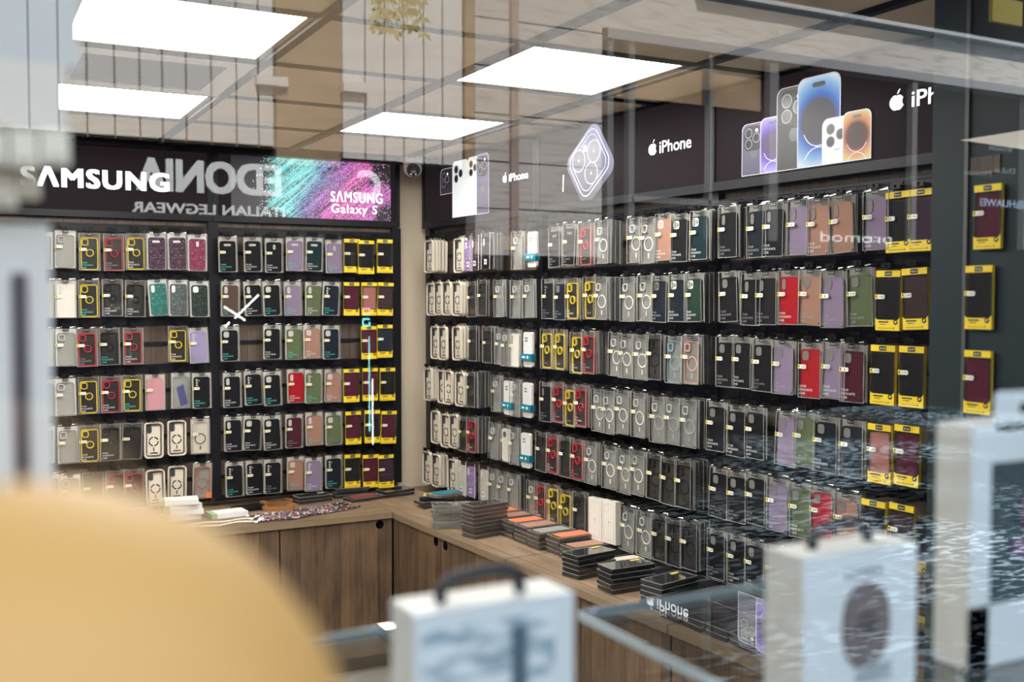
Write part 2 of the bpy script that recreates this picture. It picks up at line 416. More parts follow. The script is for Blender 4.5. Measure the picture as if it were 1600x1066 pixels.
b.lathe(prof, seg=28)
hd = obj('housing', b, _M['white camera shell'], t, smooth=True)
b = MB(); b.T = Matrix.Rotation(R(-18), 4, 'Z') @ Matrix.Rotation(R(22), 4, 'X')
b.disc(0, 0, 0.034, -0.046, -0.03, 0, 24); b.disc(-0.012, -0.02, 0.006, -0.048, -0.044, 1, 12); b.disc(0.012, -0.02, 0.006, -0.048, -0.044, 1, 12); b.disc(0, 0.006, 0.013, -0.0475, -0.044, 2, 16)
obj('lens', b, [mat('dark lens', (0.012, 0.012, 0.014), 0.12), mat('led', (0.75, 0.75, 0.7), 0.3), mat('lens core', (0.05, 0.04, 0.035), 0.1)], t, (0, 0, -0.062))

# ------------------------------------------------------------------ display bays: boards, black rails, posts
ROWZ = [CZ + v for v in (0.305, 0.09, -0.126, -0.346, -0.562, -0.780)]
def bay(fr, x0, x1, y, label, post_l=True, post_r=True):
    t = thing('slatwall_bay', label, 'display wall', fr.at(0, y, 0), (0, 0, fr.a), 'wood display panels with black rails')
    b = MB(); b.box(x0, x1, 0.0, 0.012, 0.79, CZ + 0.375)
    obj('backboard', b, WOODP, t)
    for z in ROWZ:
        b = MB(); b.box(x0 + .02, x1 - .02, -0.012, 0.0, z + 0.006, z + 0.044); b.box(x0 + .02, x1 - .02, -0.016, -0.012, z + 0.036, z + 0.044)
        obj('rail', b, BLACK, t)
        b = MB(); b.box(x0 + .02, x1 - .02, -0.008, 0.0, z - 0.09, z - 0.072)
        obj('slat_strip', b, BLACK, t)
    for x, on in ((x0, post_l), (x1, post_r)):
        if on:
            b = MB(); b.box(x - 0.024, x + 0.024, -0.03, 0.0, 0.79, CZ + 0.372)
            obj('post', b, BLACK, t)
    b = MB(); b.box(x0, x1, -0.01, 0.0, 0.775, 0.80)
    obj('bottom_strip', b, BLACK, t)
    return t
bay(BK, -0.9, 1.09, -0.02, 'wood display panel under the wide white-lettered banner on the back wall', False, False)
bay(BK, 1.112, 2.05, -0.02, 'wood display panel under the colour-splash banner on the back wall')
bay(RT, 0.026, 1.098, 0.0, 'wood display panel next to the corner under the four-phone banner', True, False)
bay(RT, 1.122, 2.222, 0.0, 'wood display panel under the camera close-up banner', True, False)
bay(RT, 2.246, 3.55, 0.0, 'wood display panel under the banner with six phones', True, False)

# ------------------------------------------------------------------ lightbox banners
FACE = mat('dark banner film', (0.008, 0.005, 0.006), 0.5, emit=(0.034, 0.023, 0.026), es=0.32, spec=0.05)
GLOW = mat('lit white lettering', (0.9, 0.9, 0.9), 0.5, emit=(0.93, 0.98, 1.0), es=0.95)
def ramp_face(name, stops, kind, scale=1.0, off=(0, 0, 0), es=0.9):
    """lit picture colour by distance from / position along the object's own origin"""
    if name in _M: return _M[name]
    m = bpy.data.materials.new(name); m.use_nodes = True
    nt = m.node_tree; L = nt.links.new; b_ = nt.nodes['Principled BSDF']
    tc = nn(m, 'ShaderNodeTexCoord'); mp = nn(m, 'ShaderNodeMapping'); mp.inputs['Location'].default_value = off; mp.inputs['Scale'].default_value = (scale, 0, scale)
    L(tc.outputs['Object'], mp.inputs[0])
    if kind == 'radial':
        ln = nn(m, 'ShaderNodeVectorMath', operation='LENGTH'); L(mp.outputs[0], ln.inputs[0]); src = ln.outputs['Value']
    else:
        sx = nn(m, 'ShaderNodeSeparateXYZ'); L(mp.outputs[0], sx.inputs[0]); src = sx.outputs[2]
    cr = nn(m, 'ShaderNodeValToRGB'); el = cr.color_ramp.elements
    for i, (p_, c_) in enumerate(stops):
        e = el[i] if i < 2 else el.new(p_)
        e.position = p_; e.color = (*c_, 1)
    L(src, cr.inputs[0]); L(cr.outputs[0], b_.inputs['Emission Color']); b_.inputs['Emission Strength'].default_value = es * 0.75
    b_.inputs['Base Color'].default_value = (0.02, 0.02, 0.02, 1)
    _M[name] = m
    return m
def lightbox(fr, x0, x1, y, label):
    t = thing('lightbox_sign', label, 'sign', fr.at(0, y, 0), (0, 0, fr.a), 'lit banners above the display panels')
    z0, z1 = CZ + 0.405, CZ + 0.716
    b = MB(); b.box(x0, x1, 0.0, 0.03, z0 - .03, z0); b.box(x0, x1, 0.0, 0.03, z1, z1 + .002); b.box(x0, x0 + .024, 0, .03, z0, z1); b.box(x1 - .024, x1, 0, .03, z0, z1)
    obj('frame', b, BLACK, t)
    b = MB(); b.box(x0 + .024, x1 - .024, 0.006, 0.03, z0, z1)
    obj('face', b, FACE, t)
    return t
def lettering(t, parts, name='lettering', m=None, sp=1.0):
    b = MB()
    for (s, x, z, h, wd, bold) in parts: b.text(s, x, CZ + z, 0.0030, h / 0.73, 0, bold, 'LEFT', wd, sp)
    return obj(name, b, m or GLOW, t)
def apple(b, cx, cz, h, y=0.0045, mi=0):
    """the bitten-fruit emblem with its leaf"""
    k = h
    out = []
    for i in range(44):
        a = PI / 2 + 2 * PI * i / 44
        r_ = 0.40 * (1 + 0.035 * math.cos(2 * (a))) * k
        x, z = r_ * 1.02 * math.cos(a), r_ * math.sin(a)
        if abs(x) < 0.16 * k: z += (0.055 if z < 0 else -0.06) * k * (1 - abs(x) / (0.16 * k))
        if z < 0: x *= 1 - 0.16 * (-z / (0.4 * k)) ** 2
        dx, dz = x - 0.50 * k, z - 0.04 * k
        dd = math.hypot(dx, dz)
        if dd < 0.21 * k: x, z = 0.50 * k + dx / dd * 0.21 * k * 1.0, 0.04 * k + dz / dd * 0.21 * k
        out.append((cx + x, cz - 0.10 * k + z))
    n = len(out)
    b.add([(cx - .05 * k, y, cz - .12 * k)] + [(x, y, z) for x, z in out], [(0, 1 + i, 1 + (i + 1) % n) for i in range(n)], mi)
    lf = []
    for i in range(9): t_ = i / 8; lf.append((cx + (0.0 + 0.20 * t_) * k, cz + (0.31 + 0.23 * t_ + 0.06 * math.sin(PI * t_)) * k))
    for i in range(1, 8): t_ = 1 - i / 8; lf.append((cx + (0.0 + 0.20 * t_) * k, cz + (0.31 + 0.23 * t_ - 0.07 * math.sin(PI * t_)) * k))
    m_ = len(lf); b.add([(x, y, z) for x, z in lf], [tuple(range(m_))], mi)
Y1 = -0.05
# back wall: wide white wordmark
t = lightbox(BK, -0.9, 1.111, Y1, 'dark lit banner with one wide white wordmark on the back wall')
lettering(t, [('S\u039bMSUNG', 0.272, 0.508, 0.086, 0.636, 0.045)], sp=1.12)
# back wall: colour splash
t = lightbox(BK, 1.113, 2.07, Y1, 'lit banner with a pink and turquoise powder splash on the back wall')
def splash_mat():
    m = bpy.data.materials.new('powder splash print'); m.use_nodes = True
    nt = m.node_tree; L = nt.links.new; b_ = nt.nodes['Principled BSDF']; b_.inputs['Base Color'].default_value = (0.02, 0.02, 0.02, 1); b_.inputs['Roughness'].default_value = 0.4
    tc = nn(m, 'ShaderNodeTexCoord')
    def math_(op, a, b=None, c=None):
        n = nn(m, 'ShaderNodeMath', operation=op)
        for i, q in enumerate((a, b, c)):
            if q is None: continue
            if isinstance(q, (int, float)): n.inputs[i].default_value = q
            else: L(q, n.inputs[i])
        return n.outputs[0]
    sx = nn(m, 'ShaderNodeSeparateXYZ'); L(tc.outputs['Object'], sx.inputs[0])
    X, Z = sx.outputs[0], sx.outputs[2]           # object space: origin at the splash centre, metres
    wv = nn(m, 'ShaderNodeTexNoise'); wv.inputs['Scale'].default_value = 7.0; wv.inputs['Detail'].default_value = 4; L(tc.outputs['Object'], wv.inputs['Vector'])
    # big soft body: a slanted ellipse broken by noise
    u = math_('ADD', math_('MULTIPLY', X, 0.95), math_('MULTIPLY', Z, 0.35))
    v = math_('SUBTRACT', math_('MULTIPLY', Z, 1.0), math_('MULTIPLY', X, 0.10))
    d2 = math_('ADD', math_('POWER', math_('DIVIDE', math_('ABSOLUTE', u), 0.31), 2.0), math_('POWER', math_('DIVIDE', math_('ABSOLUTE', v), 0.25), 2.0))
    body = math_('SUBTRACT', math_('SUBTRACT', 1.30, d2), math_('MULTIPLY', math_('SUBTRACT', wv.outputs[0], 0.40), 2.6))
    soft = nn(m, 'ShaderNodeMapRange'); soft.inputs[1].default_value = 0.0; soft.inputs[2].default_value = 0.30; L(body, soft.inputs[0])
    # diagonal streaks
    mp0 = nn(m, 'ShaderNodeMapping'); mp0.inputs['Rotation'].default_value = (0, R(40), 0); L(tc.outputs['Object'], mp0.inputs[0])
    mp = nn(m, 'ShaderNodeMapping'); mp.inputs['Scale'].default_value = (5, 1, 105); L(mp0.outputs[0], mp.inputs[0])
    st = nn(m, 'ShaderNodeTexNoise'); st.inputs['Scale'].default_value = 1.0; st.inputs['Detail'].default_value = 5; L(mp.outputs[0], st.inputs['Vector'])
    stv = nn(m, 'ShaderNodeMapRange'); stv.inputs[1].default_value = 0.36; stv.inputs[2].default_value = 0.66; stv.inputs[3].default_value = 0.03; stv.inputs[4].default_value = 1.35; L(st.outputs[0], stv.inputs[0])
    # grains
    gr = nn(m, 'ShaderNodeTexVoronoi'); gr.inputs['Scale'].default_value = 170.0; L(tc.outputs['Object'], gr.inputs['Vector'])
    gsel = nn(m, 'ShaderNodeTexWhiteNoise', noise_dimensions='3D'); L(gr.outputs['Color'], gsel.inputs['Vector'])
    dot = math_('MULTIPLY', math_('LESS_THAN', gr.outputs['Distance'], 0.42), math_('LESS_THAN', gsel.outputs['Value'], math_('MULTIPLY_ADD', body, 0.55, 0.34)))
    col = nn(m, 'ShaderNodeValToRGB'); el = col.color_ramp.elements
    st_ = [(0.0, (0.12, 0.62, 0.58)), (0.22, (0.20, 0.80, 0.80)), (0.34, (0.10, 0.16, 0.42)), (0.46, (0.35, 0.10, 0.45)), (0.60, (0.80, 0.10, 0.46)), (0.82, (0.72, 0.14, 0.55)), (1.0, (0.60, 0.18, 0.62))]
    for i, (p_, c_) in enumerate(st_):
        e = el[i] if i < 2 else el.new(p_)
        e.position = p_; e.color = (*c_, 1)
    pos = math_('ADD', math_('MULTIPLY_ADD', X, 1.45, 0.42), math_('MULTIPLY_ADD', wv.outputs[0], 0.25, -0.10))
    pos = math_('SUBTRACT', pos, math_('MULTIPLY', Z, 0.75))
    L(pos, col.inputs[0])
    sc1 = nn(m, 'ShaderNodeVectorMath', operation='SCALE'); L(col.outputs[0], sc1.inputs[0]); L(math_('MULTIPLY', soft.outputs[0], stv.outputs[0]), sc1.inputs['Scale'])
    lite = nn(m, 'ShaderNodeMixRGB'); lite.inputs[0].default_value = 0.28; lite.inputs[2].default_value = (1, 1, 1, 1); L(col.outputs[0], lite.inputs[1])
    sc2 = nn(m, 'ShaderNodeVectorMath', operation='SCALE'); L(lite.outputs[0], sc2.inputs[0]); L(dot, sc2.inputs['Scale'])
    mxx = nn(m, 'ShaderNodeVectorMath', operation='MAXIMUM'); L(sc1.outputs[0], mxx.inputs[0]); L(sc2.outputs[0], mxx.inputs[1])
    ad = nn(m, 'ShaderNodeVectorMath', operation='ADD'); ad.inputs[1].default_value = (0.024, 0.019, 0.024); L(mxx.outputs[0], ad.inputs[0])
    L(ad.outputs[0], b_.inputs['Emission Color']); b_.inputs['Emission Strength'].default_value = 0.9
    return m
b = MB(); b.box(1.20 - 1.69, 2.02 - 1.69, 0.004, 0.0055, 0.407 - 0.565, 0.714 - 0.565)
obj('powder_picture', b, splash_mat(), t, (1.69, 0, CZ + 0.565))
lettering(t, [('S\u039bMSUNG', 1.695, 0.496, 0.054, 0.278, 0.022), ('Galaxy S', 1.697, 0.440, 0.046, 0.245, 0.012)], sp=1.12)
SIL = mat('lit silver phone', (0.6, 0.6, 0.6), 0.4, emit=(0.62, 0.70, 0.68), es=0.62)
PAL = mat('lit pale phone', (0.6, 0.6, 0.6), 0.4, emit=(0.66, 0.72, 0.64), es=0.62)
VIO = ramp_face('lit violet phone', [(0.0, (0.10, 0.08, 0.15)), (1.0, (0.28, 0.27, 0.52))], 'lin', 3.5, (0, 0, 0.5), 0.75)
GRA = ramp_face('lit graphite phone', [(0.0, (0.045, 0.035, 0.035)), (1.0, (0.16, 0.15, 0.145))], 'lin', 3.5, (0, 0, 0.5), 0.85)
DKP = mat('lit dark phone', (0.02, 0.02, 0.02), 0.4, emit=(0.02, 0.018, 0.022), es=0.8)
LNS = mat('printed lens black', (0.01, 0.01, 0.01), 0.3, emit=(0.008, 0.008, 0.012), es=1)
LNR = mat('printed lens rim', (0.2, 0.2, 0.2), 0.3, emit=(0.20, 0.19, 0.24), es=0.8)
RIM = mat('printed phone rim', (0.3, 0.3, 0.3), 0.3, emit=(0.46, 0.46, 0.50), es=0.8)
LOGO = mat('printed emblem grey', (0.1, 0.1, 0.1), 0.3, emit=(0.06, 0.055, 0.07), es=0.8)
def upright(cx, cz, w, h, r, seg=5):
    """a phone outline cut off straight at the bottom edge of the banner"""
    return [p_ for p_ in rrect(cx, cz, w, h, r, seg) if p_[1] > cz - h / 2 + r * 1.01] [:seg * 2 + 2] + [(cx - w / 2, cz - h / 2), (cx + w / 2, cz - h / 2)]
def pic_back(t, x0, x1, z0, z1, m, layer, cams=True, logo=True, rim=True, cw=0.62, name='phone_back'):
    """a phone's back as printed on the banner"""
    cx, cz, wd, h = (x0 + x1) / 2, CZ + (z0 + z1) / 2, x1 - x0, z1 - z0
    y = 0.0055 - 0.0007 * layer; b = MB(); rr_ = min(0.028, wd * 0.2)
    b.prism([(px - cx, pz - cz) for px, pz in upright(cx, cz, wd, h, rr_)], y - 0.0003, y, 0)
    if rim: b.band(*[[(px - cx, pz - cz) for px, pz in upright(cx, cz + (q * .5 if q else 0) * 0, wd - q, h - q, rr_)] for q in (0, 0.005)], y - 0.0004, y - .0002, 1)
    ob = obj(name, b, [m, RIM], t, (cx, 0, cz))
    b = MB()
    if cams:
        q = wd * cw; X0 = -wd / 2 + wd * 0.08; Z1 = h / 2 - wd * 0.08
        b.rr(X0 + q / 2, Z1 - q / 2, q, q, q * .25, y - 0.00055, y - .0003, 2)
        for ax, az in ((.28, .28), (.28, .72), (.72, .5)):
            b.disc(X0 + q * ax, Z1 - q * az, q * .205, y - 0.0007, y - .0005, 1); b.disc(X0 + q * ax, Z1 - q * az, q * .17, y - 0.0008, y - .0006, 0)
        b.disc(X0 + q * .74, Z1 - q * .2, q * .07, y - 0.0008, y - .0006, 3)
        obj('camera_block', b, [LNS, LNR, DKP if m in (GRA, VIO) else m, GLOW], ob)
    if logo:
        b = MB(); apple(b, 0, -h * 0.06, wd * 0.38, y - 0.0005); obj('emblem', b, LOGO, ob)
    return ob
def pic_screen(t, x0, x1, z0, z1, stops, layer, name='phone_screen'):
    cx, cz, wd, h = (x0 + x1) / 2, CZ + (z0 + z1) / 2, x1 - x0, z1 - z0
    y = 0.0055 - 0.0007 * layer; rr_ = min(0.030, wd * 0.2)
    m = ramp_face('lit screen %d' % len(_M), stops, 'radial', 1.0 / (wd * 1.25), (0, 0, -0.0), 0.95)
    b = MB(); b.prism([(px - cx, pz - cz) for px, pz in upright(cx, cz, wd, h, rr_)], y - .0003, y, 0); zc = -h * 0.02
    b.band(*[[(px - cx, pz - cz) for px, pz in upright(cx, cz + (q * .5 if q else 0) * 0, wd - q, h - q, rr_)] for q in (0, 0.007)], y - 0.0004, y - .0002, 1)
    ob = obj(name, b, [m, RIM], t, (cx, 0, cz))
    b = MB(); b.rr(0, h / 2 - wd * 0.16, wd * 0.3, wd * 0.085, wd * .042, y - .0006, y - .0004)
    obj('screen_notch', b, LNS, ob)
    b = MB(); q = wd * .36; b.ring(0, -wd * .09, q, q * .965, y - .00055, y - .0004, 0, 24, R(200), R(340)); b.ring(0, -wd * 1.02 * .98 + wd * .18, q, q * .965, y - .00055, y - .0004, 0, 24, R(25), R(155))
    obj('arc_lines', b, mat('printed arcs', (0.6, 0.6, 0.7), 0.4, emit=(0.7, 0.72, 0.8), es=0.8), ob)
    return ob
# side wall, next to the corner
t = lightbox(RT, 0.002, 1.121, Y1, 'dark lit banner with four tall phone backs beside the corner')
pic_back(t, 0.155, 0.30, 0.535, 0.665, DKP, 0, name='phone_back')
pic_back(t, 0.285, 0.452, 0.41, 0.690, SIL, 1, logo=False)
pic_back(t, 0.445, 0.56, 0.41, 0.693, PAL, 2, logo=False, cw=0.8)
pic_back(t, 0.535, 0.655, 0.41, 0.695, VIO, 3, cw=0.8)
lettering(t, [('iPhone', 0.835, 0.540, 0.036, 0.165, 0.012)])
b = MB(); apple(b, 0.800, CZ + 0.560, 0.046); obj('emblem', b, GLOW, t)
# camera close-up
t = lightbox(RT, 1.123, 2.244, Y1, 'dark lit banner with a tilted violet camera close-up')
LAV = ramp_face('lit lavender body', [(0.0, (0.05, 0.04, 0.07)), (0.55, (0.20, 0.20, 0.36)), (1.0, (0.36, 0.38, 0.66))], 'lin', 3.3, (0, 0, 0.55), 0.85)
b = MB(); b.T = Matrix.Rotation(R(-36), 4, 'Y')
b.rr(0.0, -0.02, 0.27, 0.25, 0.05, 0.0050, 0.0054, 0, 8)
cb = obj('phone_body', b, LAV, t, (1.475, 0, CZ + 0.565))
b = MB(); b.T = Matrix.Rotation(R(-36), 4, 'Y')
b.rring(0.0, -0.01, 0.235, 0.215, 0.05, 0.005, 0.0042, 0.0046, 0, 8); b.rring(0.0, -0.01, 0.20, 0.18, 0.045, 0.003, 0.0042, 0.0046, 0, 8)
b.T = None
for ax, az, rr_ in ((-.066, .006, .047), (.040, .034, .047), (.022, -.052, .046)):
    b.ring(ax, az, rr_, rr_ - .004, .0036, .0041, 0, 26); b.disc(ax, az, rr_ - .004, .0038, .0042, 1, 24); b.disc(ax, az, .006, .0034, .0037, 0, 8)
b.disc(-.022, 0.052, .014, .0036, .0041, 2)
obj('camera_block', b, [mat('printed lens ring', (0.5, 0.5, 0.6), 0.4, emit=(0.50, 0.50, 0.72), es=0.85), mat('printed lens glass', (0.05, 0.05, 0.06), 0.4, emit=(0.09, 0.08, 0.12), es=0.8), GLOW], cb)
b = MB(); b.tube([(1.297, 0.0035, CZ + .525), (1.294, 0.0035, CZ + .455)], .003, 0, 4); obj('edge_light', b, GLOW, cb, (-1.475, 0, -CZ - 0.565))
lettering(t, [('iPhone', 1.928, 0.542, 0.046, 0.178, 0.012)])
b = MB(); apple(b, 1.890, CZ + 0.566, 0.058); obj('emblem', b, GLOW, t)
# group of phones
t = lightbox(RT, 2.246, 3.55, Y1, 'dark lit banner with six phones standing in pairs')
WH, PU, BL2, CY, OR, YE = (0.78, 0.86, 0.95), (0.22, 0.10, 0.75), (0.02, 0.16, 0.62), (0.05, 0.45, 0.60), (0.80, 0.30, 0.12), (0.90, 0.72, 0.28)
pic_back(t, 2.372, 2.485, 0.412, 0.584, VIO, 0, cw=0.72)
pic_screen(t, 2.458, 2.572, 0.412, 0.592, [(0.0, (0.06, 0.03, 0.08)), (0.30, (0.10, 0.03, 0.22)), (0.42, PU), (0.62, (0.60, 0.45, 0.95)), (0.72, (0.25, 0.25, 0.70)), (0.9, (0.10, 0.30, 0.5))], 1)
pic_back(t, 2.532, 2.690, 0.412, 0.675, GRA, 2, cw=0.70)
pic_screen(t, 2.622, 2.795, 0.412, 0.690, [(0.0, (0.045, 0.035, 0.045)), (0.30, (0.05, 0.04, 0.06)), (0.40, BL2), (0.55, (0.25, 0.5, 0.8)), (0.68, WH), (0.85, (0.45, 0.75, 0.8))], 3)
pic_back(t, 2.724, 2.845, 0.412, 0.552, PAL, 4, cw=0.72)
pic_screen(t, 2.805, 2.912, 0.412, 0.560, [(0.0, (0.06, 0.04, 0.035)), (0.28, (0.10, 0.03, 0.02)), (0.40, OR), (0.60, YE), (0.8, (0.95, 0.85, 0.55))], 5)
lettering(t, [('iPhone', 3.045, 0.540, 0.047, 0.20, 0.012)])
b = MB(); apple(b, 2.998, CZ + 0.566, 0.060); obj('emblem', b, GLOW, t)

for o_ in C.objects:                         # the pictures on the side wall sit on the banner face, a little proud of the boards
    if o_.parent is not None and o_.parent.get('category') == 'sign' and o_.name.split('.')[0] not in ('frame', 'face') and abs(o_.parent.rotation_euler.z) > 1:
        k_ = o_.parent['label']
        o_.location.x += 0.050 if 'four tall' in k_ else 0.036 if 'close-up' in k_ else 0.027

# ------------------------------------------------------------------ packaged phone cases: one mesh per kind of part, shared by every copy
PW, PH, PT = 0.088, 0.168, 0.016
_P = {}
def proto(key, mats, fn, smooth=False):
    if key not in _P:
        b = MB(); fn(b); _P[key] = b.mesh(key, mats, smooth)
    return _P[key]
def m_shell(b):
    h, t, x = PH, PT, PW / 2
    b.add([(-x, -t, -h), (x, -t, -h), (x, -t, 0), (-x, -t, 0)], [(0, 1, 2, 3)], 0)
    b.add([(x, -t, -h), (x, 0, -h), (x, 0, 0), (x, -t, 0)], [(0, 1, 2, 3)], 0)
    b.add([(-x, 0, -h), (-x, -t, -h), (-x, -t, 0), (-x, 0, 0)], [(0, 1, 2, 3)], 0)
    b.add([(-x, -t, 0), (x, -t, 0), (x, 0, 0), (-x, 0, 0)], [(0, 1, 2, 3)], 0)
    b.add([(-x, 0, -h), (x, 0, -h), (x, -t, -h), (-x, -t, -h)], [(0, 1, 2, 3)], 0)
    for a0, a1, rr_ in ((-.040, -.016, .008), (.014, .041, .010)):      # film flaps bent back over the top edge
        ps = [(-t + rr_ * (1 - math.cos(q)) - .002, rr_ * math.sin(q) * 1.2) for q in [PI / 2 * k / 6 for k in range(7)]]
        b.add([(a0 + .003 * (k % 2), y, z) for k, (y, z) in enumerate(ps)] + [(a1, y + .002, z + .003 * math.sin(k)) for k, (y, z) in enumerate(ps)], [(k, k + 7, k + 8, k + 1) for k in range(6)], 2)
    e = 0.0016
    for sx in (-x, x - e): b.box(sx, sx + e, -t - .0003, -t + e, -h, 0, 1)
    for z in (-h, -e): b.box(-x + e, x - e, -t - .0003, -t + e, z, z + e, 1)
    for sx in (-x, x - e): b.box(sx, sx + e, -e, 0, -h, 0, 1)
def m_edge_box(b):
    x, h, t = PW / 2, PH, 0.014
    b.box(-x, x, -t, 0, -h, 0, 0)
    for sx in (-x, x - .0016): b.box(sx, sx + .0016, -t - .0004, -t + .001, -h - .0002, .0002, 1)
    b.box(x - .0002, x + .0004, -t, -t + .0016, -h, 0, 1); b.box(-x, x, -t - .0003, -t + .0016, -.0016, .0003, 1)
def m_backing(b): b.rr(0, -PH / 2, PW - .004, PH - .004, .003, -.0014, -.0002, 0, 2)
CW, CH, CZC = 0.0735, 0.1455, -0.0925
def m_case(b):
    b.rr(0, CZC, CW, CH, .011, -.0105, -.003, 0, 5)
    b.rring(0, CZC, CW, CH, .011, .0022, -.0114, -.0104, 0, 5)
    b.box(CW / 2 - .0002, CW / 2 + .0008, -.009, -.006, CZC + .028, CZC + .040, 0)
def m_frame_case(b):
    b.rr(0, CZC, CW - .003, CH - .003, .010, -.0062, -.005, 1, 5)
    b.rring(0, CZC, CW, CH, .011, .0042, -.0112, -.003, 0, 5)
def m_mag_case(b):
    b.rr(0, CZC, CW, CH, .011, -.0062, -.004, 1, 5)
    b.rring(0, CZC, CW, CH, .011, .0020, -.0112, -.003, 2, 5)
def m_mag_ring(b):
    b.ring(0, CZC - .004, .0262, .0218, -.0072, -.0063, 0, 28)
    b.rr(0, CZC - .047, .0052, .019, .002, -.0072, -.0063, 0, 2)
def m_finger_ring(b):
    b.ring(0.002, CZC + .004, .0168, .0128, -.0130, -.0063, 0, 24)
    b.disc(0.002, CZC + .004, .0080, -.0100, -.0063, 1, 16)
def cam_pos(): return -CW / 2 + .004, CZC + CH / 2 - .004
def m_cam_square(b):
    x, z = cam_pos(); q = .029
    b.rr(x + q / 2, z - q / 2, q, q, .008, -.0120, -.0103, 0, 4)
    for ax, az in ((.29, .29), (.29, .72), (.72, .5)):
        b.disc(x + q * ax, z - q * az, .0058, -.0128, -.0118, 1, 14); b.disc(x + q * ax, z - q * az, .0026, -.0130, -.0126, 0, 8)
def m_cam_pill(b):
    x, z = cam_pos(); b.rr(x + .011, z - .019, .0165, .034, .008, -.0116, -.0103, 0, 5); b.rring(x + .011, z - .019, .019, .0365, .0092, .0014, -.0122, -.0103, 1, 5)
def m_cam_slot(b):
    x, z = cam_pos(); b.rr(x + .015, z - .016, .026, .029, .009, -.0116, -.0103, 0, 5); b.rring(x + .015, z - .016, .0285, .0315, .010, .0014, -.0122, -.0103, 1, 5)
def m_cam_bar(b): b.rr(-.002, CZC + CH / 2 - .019, .034, .0105, .005, -.0116, -.0103, 0, 4)
def m_cam_dots(b):
    x, z = cam_pos()
    for k in range(3): b.disc(x + .010, z - .010 - .0125 * k, .0050, -.0116, -.0103, 0, 14)
    b.disc(x + .021, z - .013, .0028, -.0116, -.0103, 0, 10)
def m_cam_centre(b): b.rr(.000, CZC + CH / 2 - .024, .012, .024, .005, -.0116, -.0103, 0, 4); b.disc(.012, CZC + CH / 2 - .018, .004, -.0116, -.0103, 1, 10)
def m_cam_hole(b):
    x, z = cam_pos(); b.rring(x + .015, z - .017, .028, .030, .009, .0036, -.0125, -.0060, 0, 5)
def m_cam_round(b):
    b.disc(-.012, CZC + CH / 2 - .025, .014, -.0118, -.0102, 0, 22)
    for ax, az in ((-.006, .006), (-.006, -.006), (.006, .006), (.006, -.006)): b.disc(-.012 + ax, CZC + CH / 2 - .025 + az, .0042, -.0126, -.0116, 1, 12)
CAMS = {'square': m_cam_square, 'pill': m_cam_pill, 'slot': m_cam_slot, 'bar': m_cam_bar, 'dots': m_cam_dots, 'centre': m_cam_centre, 'hole': m_cam_hole, 'round': m_cam_round}
def m_print(b):
    y = -PT - .0006
    b.text('YOUR', -.037, -.136, y, .0098, 0, 0.0); b.text('FAVOURITE', -.037, -.147, y, .0098, 0, 0.0); b.text('CASE', -.037, -.158, y, .0098, 0, 0.0)
MODELS = ['13 PRO', '14 PRO', '12 MINI', '11', 'S22', 'S21 FE', 'A52', '13 MAX']
def m_tag(k):
    def f(b):
        y = -PT - .0008
        b.rr(-.0275, -.0735, .033, .0125, .0045, y - .0004, y, 1, 3); b.box(-.0440, -.0345, y - .0007, y, -.0800, -.0670, 0)
        b.disc(-.0393, -.0718, .0026, y - .0009, y - .0006, 2, 8); b.box(-.0403, -.0383, y - .0009, y - .0006, -.0782, -.0735, 2)
        b.text(MODELS[k], -.0325, -.0768, y - .0006, .0088, 2, .0, 'LEFT', .0185)
    return f
def m_tab(b):
    b.rr(0, -.0045, .024, .013, .002, -PT - .0016, -PT - .0004, 0, 2); b.text('BLUN', -.0085, -.0068, -PT - .0019, .0066, 1, 0.0, 'LEFT', .017)
def m_yel_card(b):
    x = PW / 2 - .003
    b.box(-x, x, -.0125, -.0105, -.018, 0, 0); b.box(-x, x, -.0125, -.0105, -PH, -PH + .024, 0)
    b.prism([(-x, -PH + .024), (x, -PH + .024), (x, -PH + .038), (x - .006, -PH + .030), (-x + .006, -PH + .030), (-x, -PH + .036)], -.0125, -.0105, 0)
    for s_ in (-1, 1): b.box(min(s_ * x, s_ * (x - .0035)), max(s_ * x, s_ * (x - .0035)), -.0122, -.0105, -PH + .024, -.018, 1)
    b.box(-x, x, -.0015, 0, -PH, 0, 2); b.box(-x, -x + .001, -.0122, -.001, -PH, 0, 0); b.box(x - .001, x, -.0122, -.001, -PH, 0, 0)
def m_yel_leather(b):
    b.rr(0, -PH / 2 - .002, PW - .018, PH - .044, .007, -.0095, -.002, 0, 4)
    b.rring(0, -PH / 2 - .002, PW - .022, PH - .048, .006, .0008, -.0099, -.0094, 1, 4)
def m_yel_window(b): b.add([(-.038, -.0108, -PH + .02), (.038, -.0108, -PH + .02), (.038, -.0108, -.016), (-.038, -.0108, -.016)], [(0, 1, 2, 3)])
def m_yel_print(b):
    y = -.0128
    b.disc(.028, -PH + .024, .0075, y, y + .0003, 0, 18); b.add([(.0235, y - .0002, -PH + .021), (.030, y - .0002, -PH + .0225), (.0325, y - .0002, -PH + .028), (.026, y - .0002, -PH + .0265)], [(0, 1, 2, 3)], 1)
    b.box(-.030, .004, y, y + .0003, -PH + .022, -PH + .026, 0); b.box(-.026, -.004, y, y + .0003, -PH + .0165, -PH + .0185, 0)
    b.box(-.032, .018, y, y + .0003, -PH + .006, -PH + .0072, 0); b.box(.020, .024, y, y + .0003, -PH + .0055, -PH + .009, 0)
    b.rr(0, -.009, .024, .013, .002, y - .0004, y + .0003, 0, 2); b.text('BLUN', -.0085, -.0113, y - .0007, .0066, 2, 0.0, 'LEFT', .017)
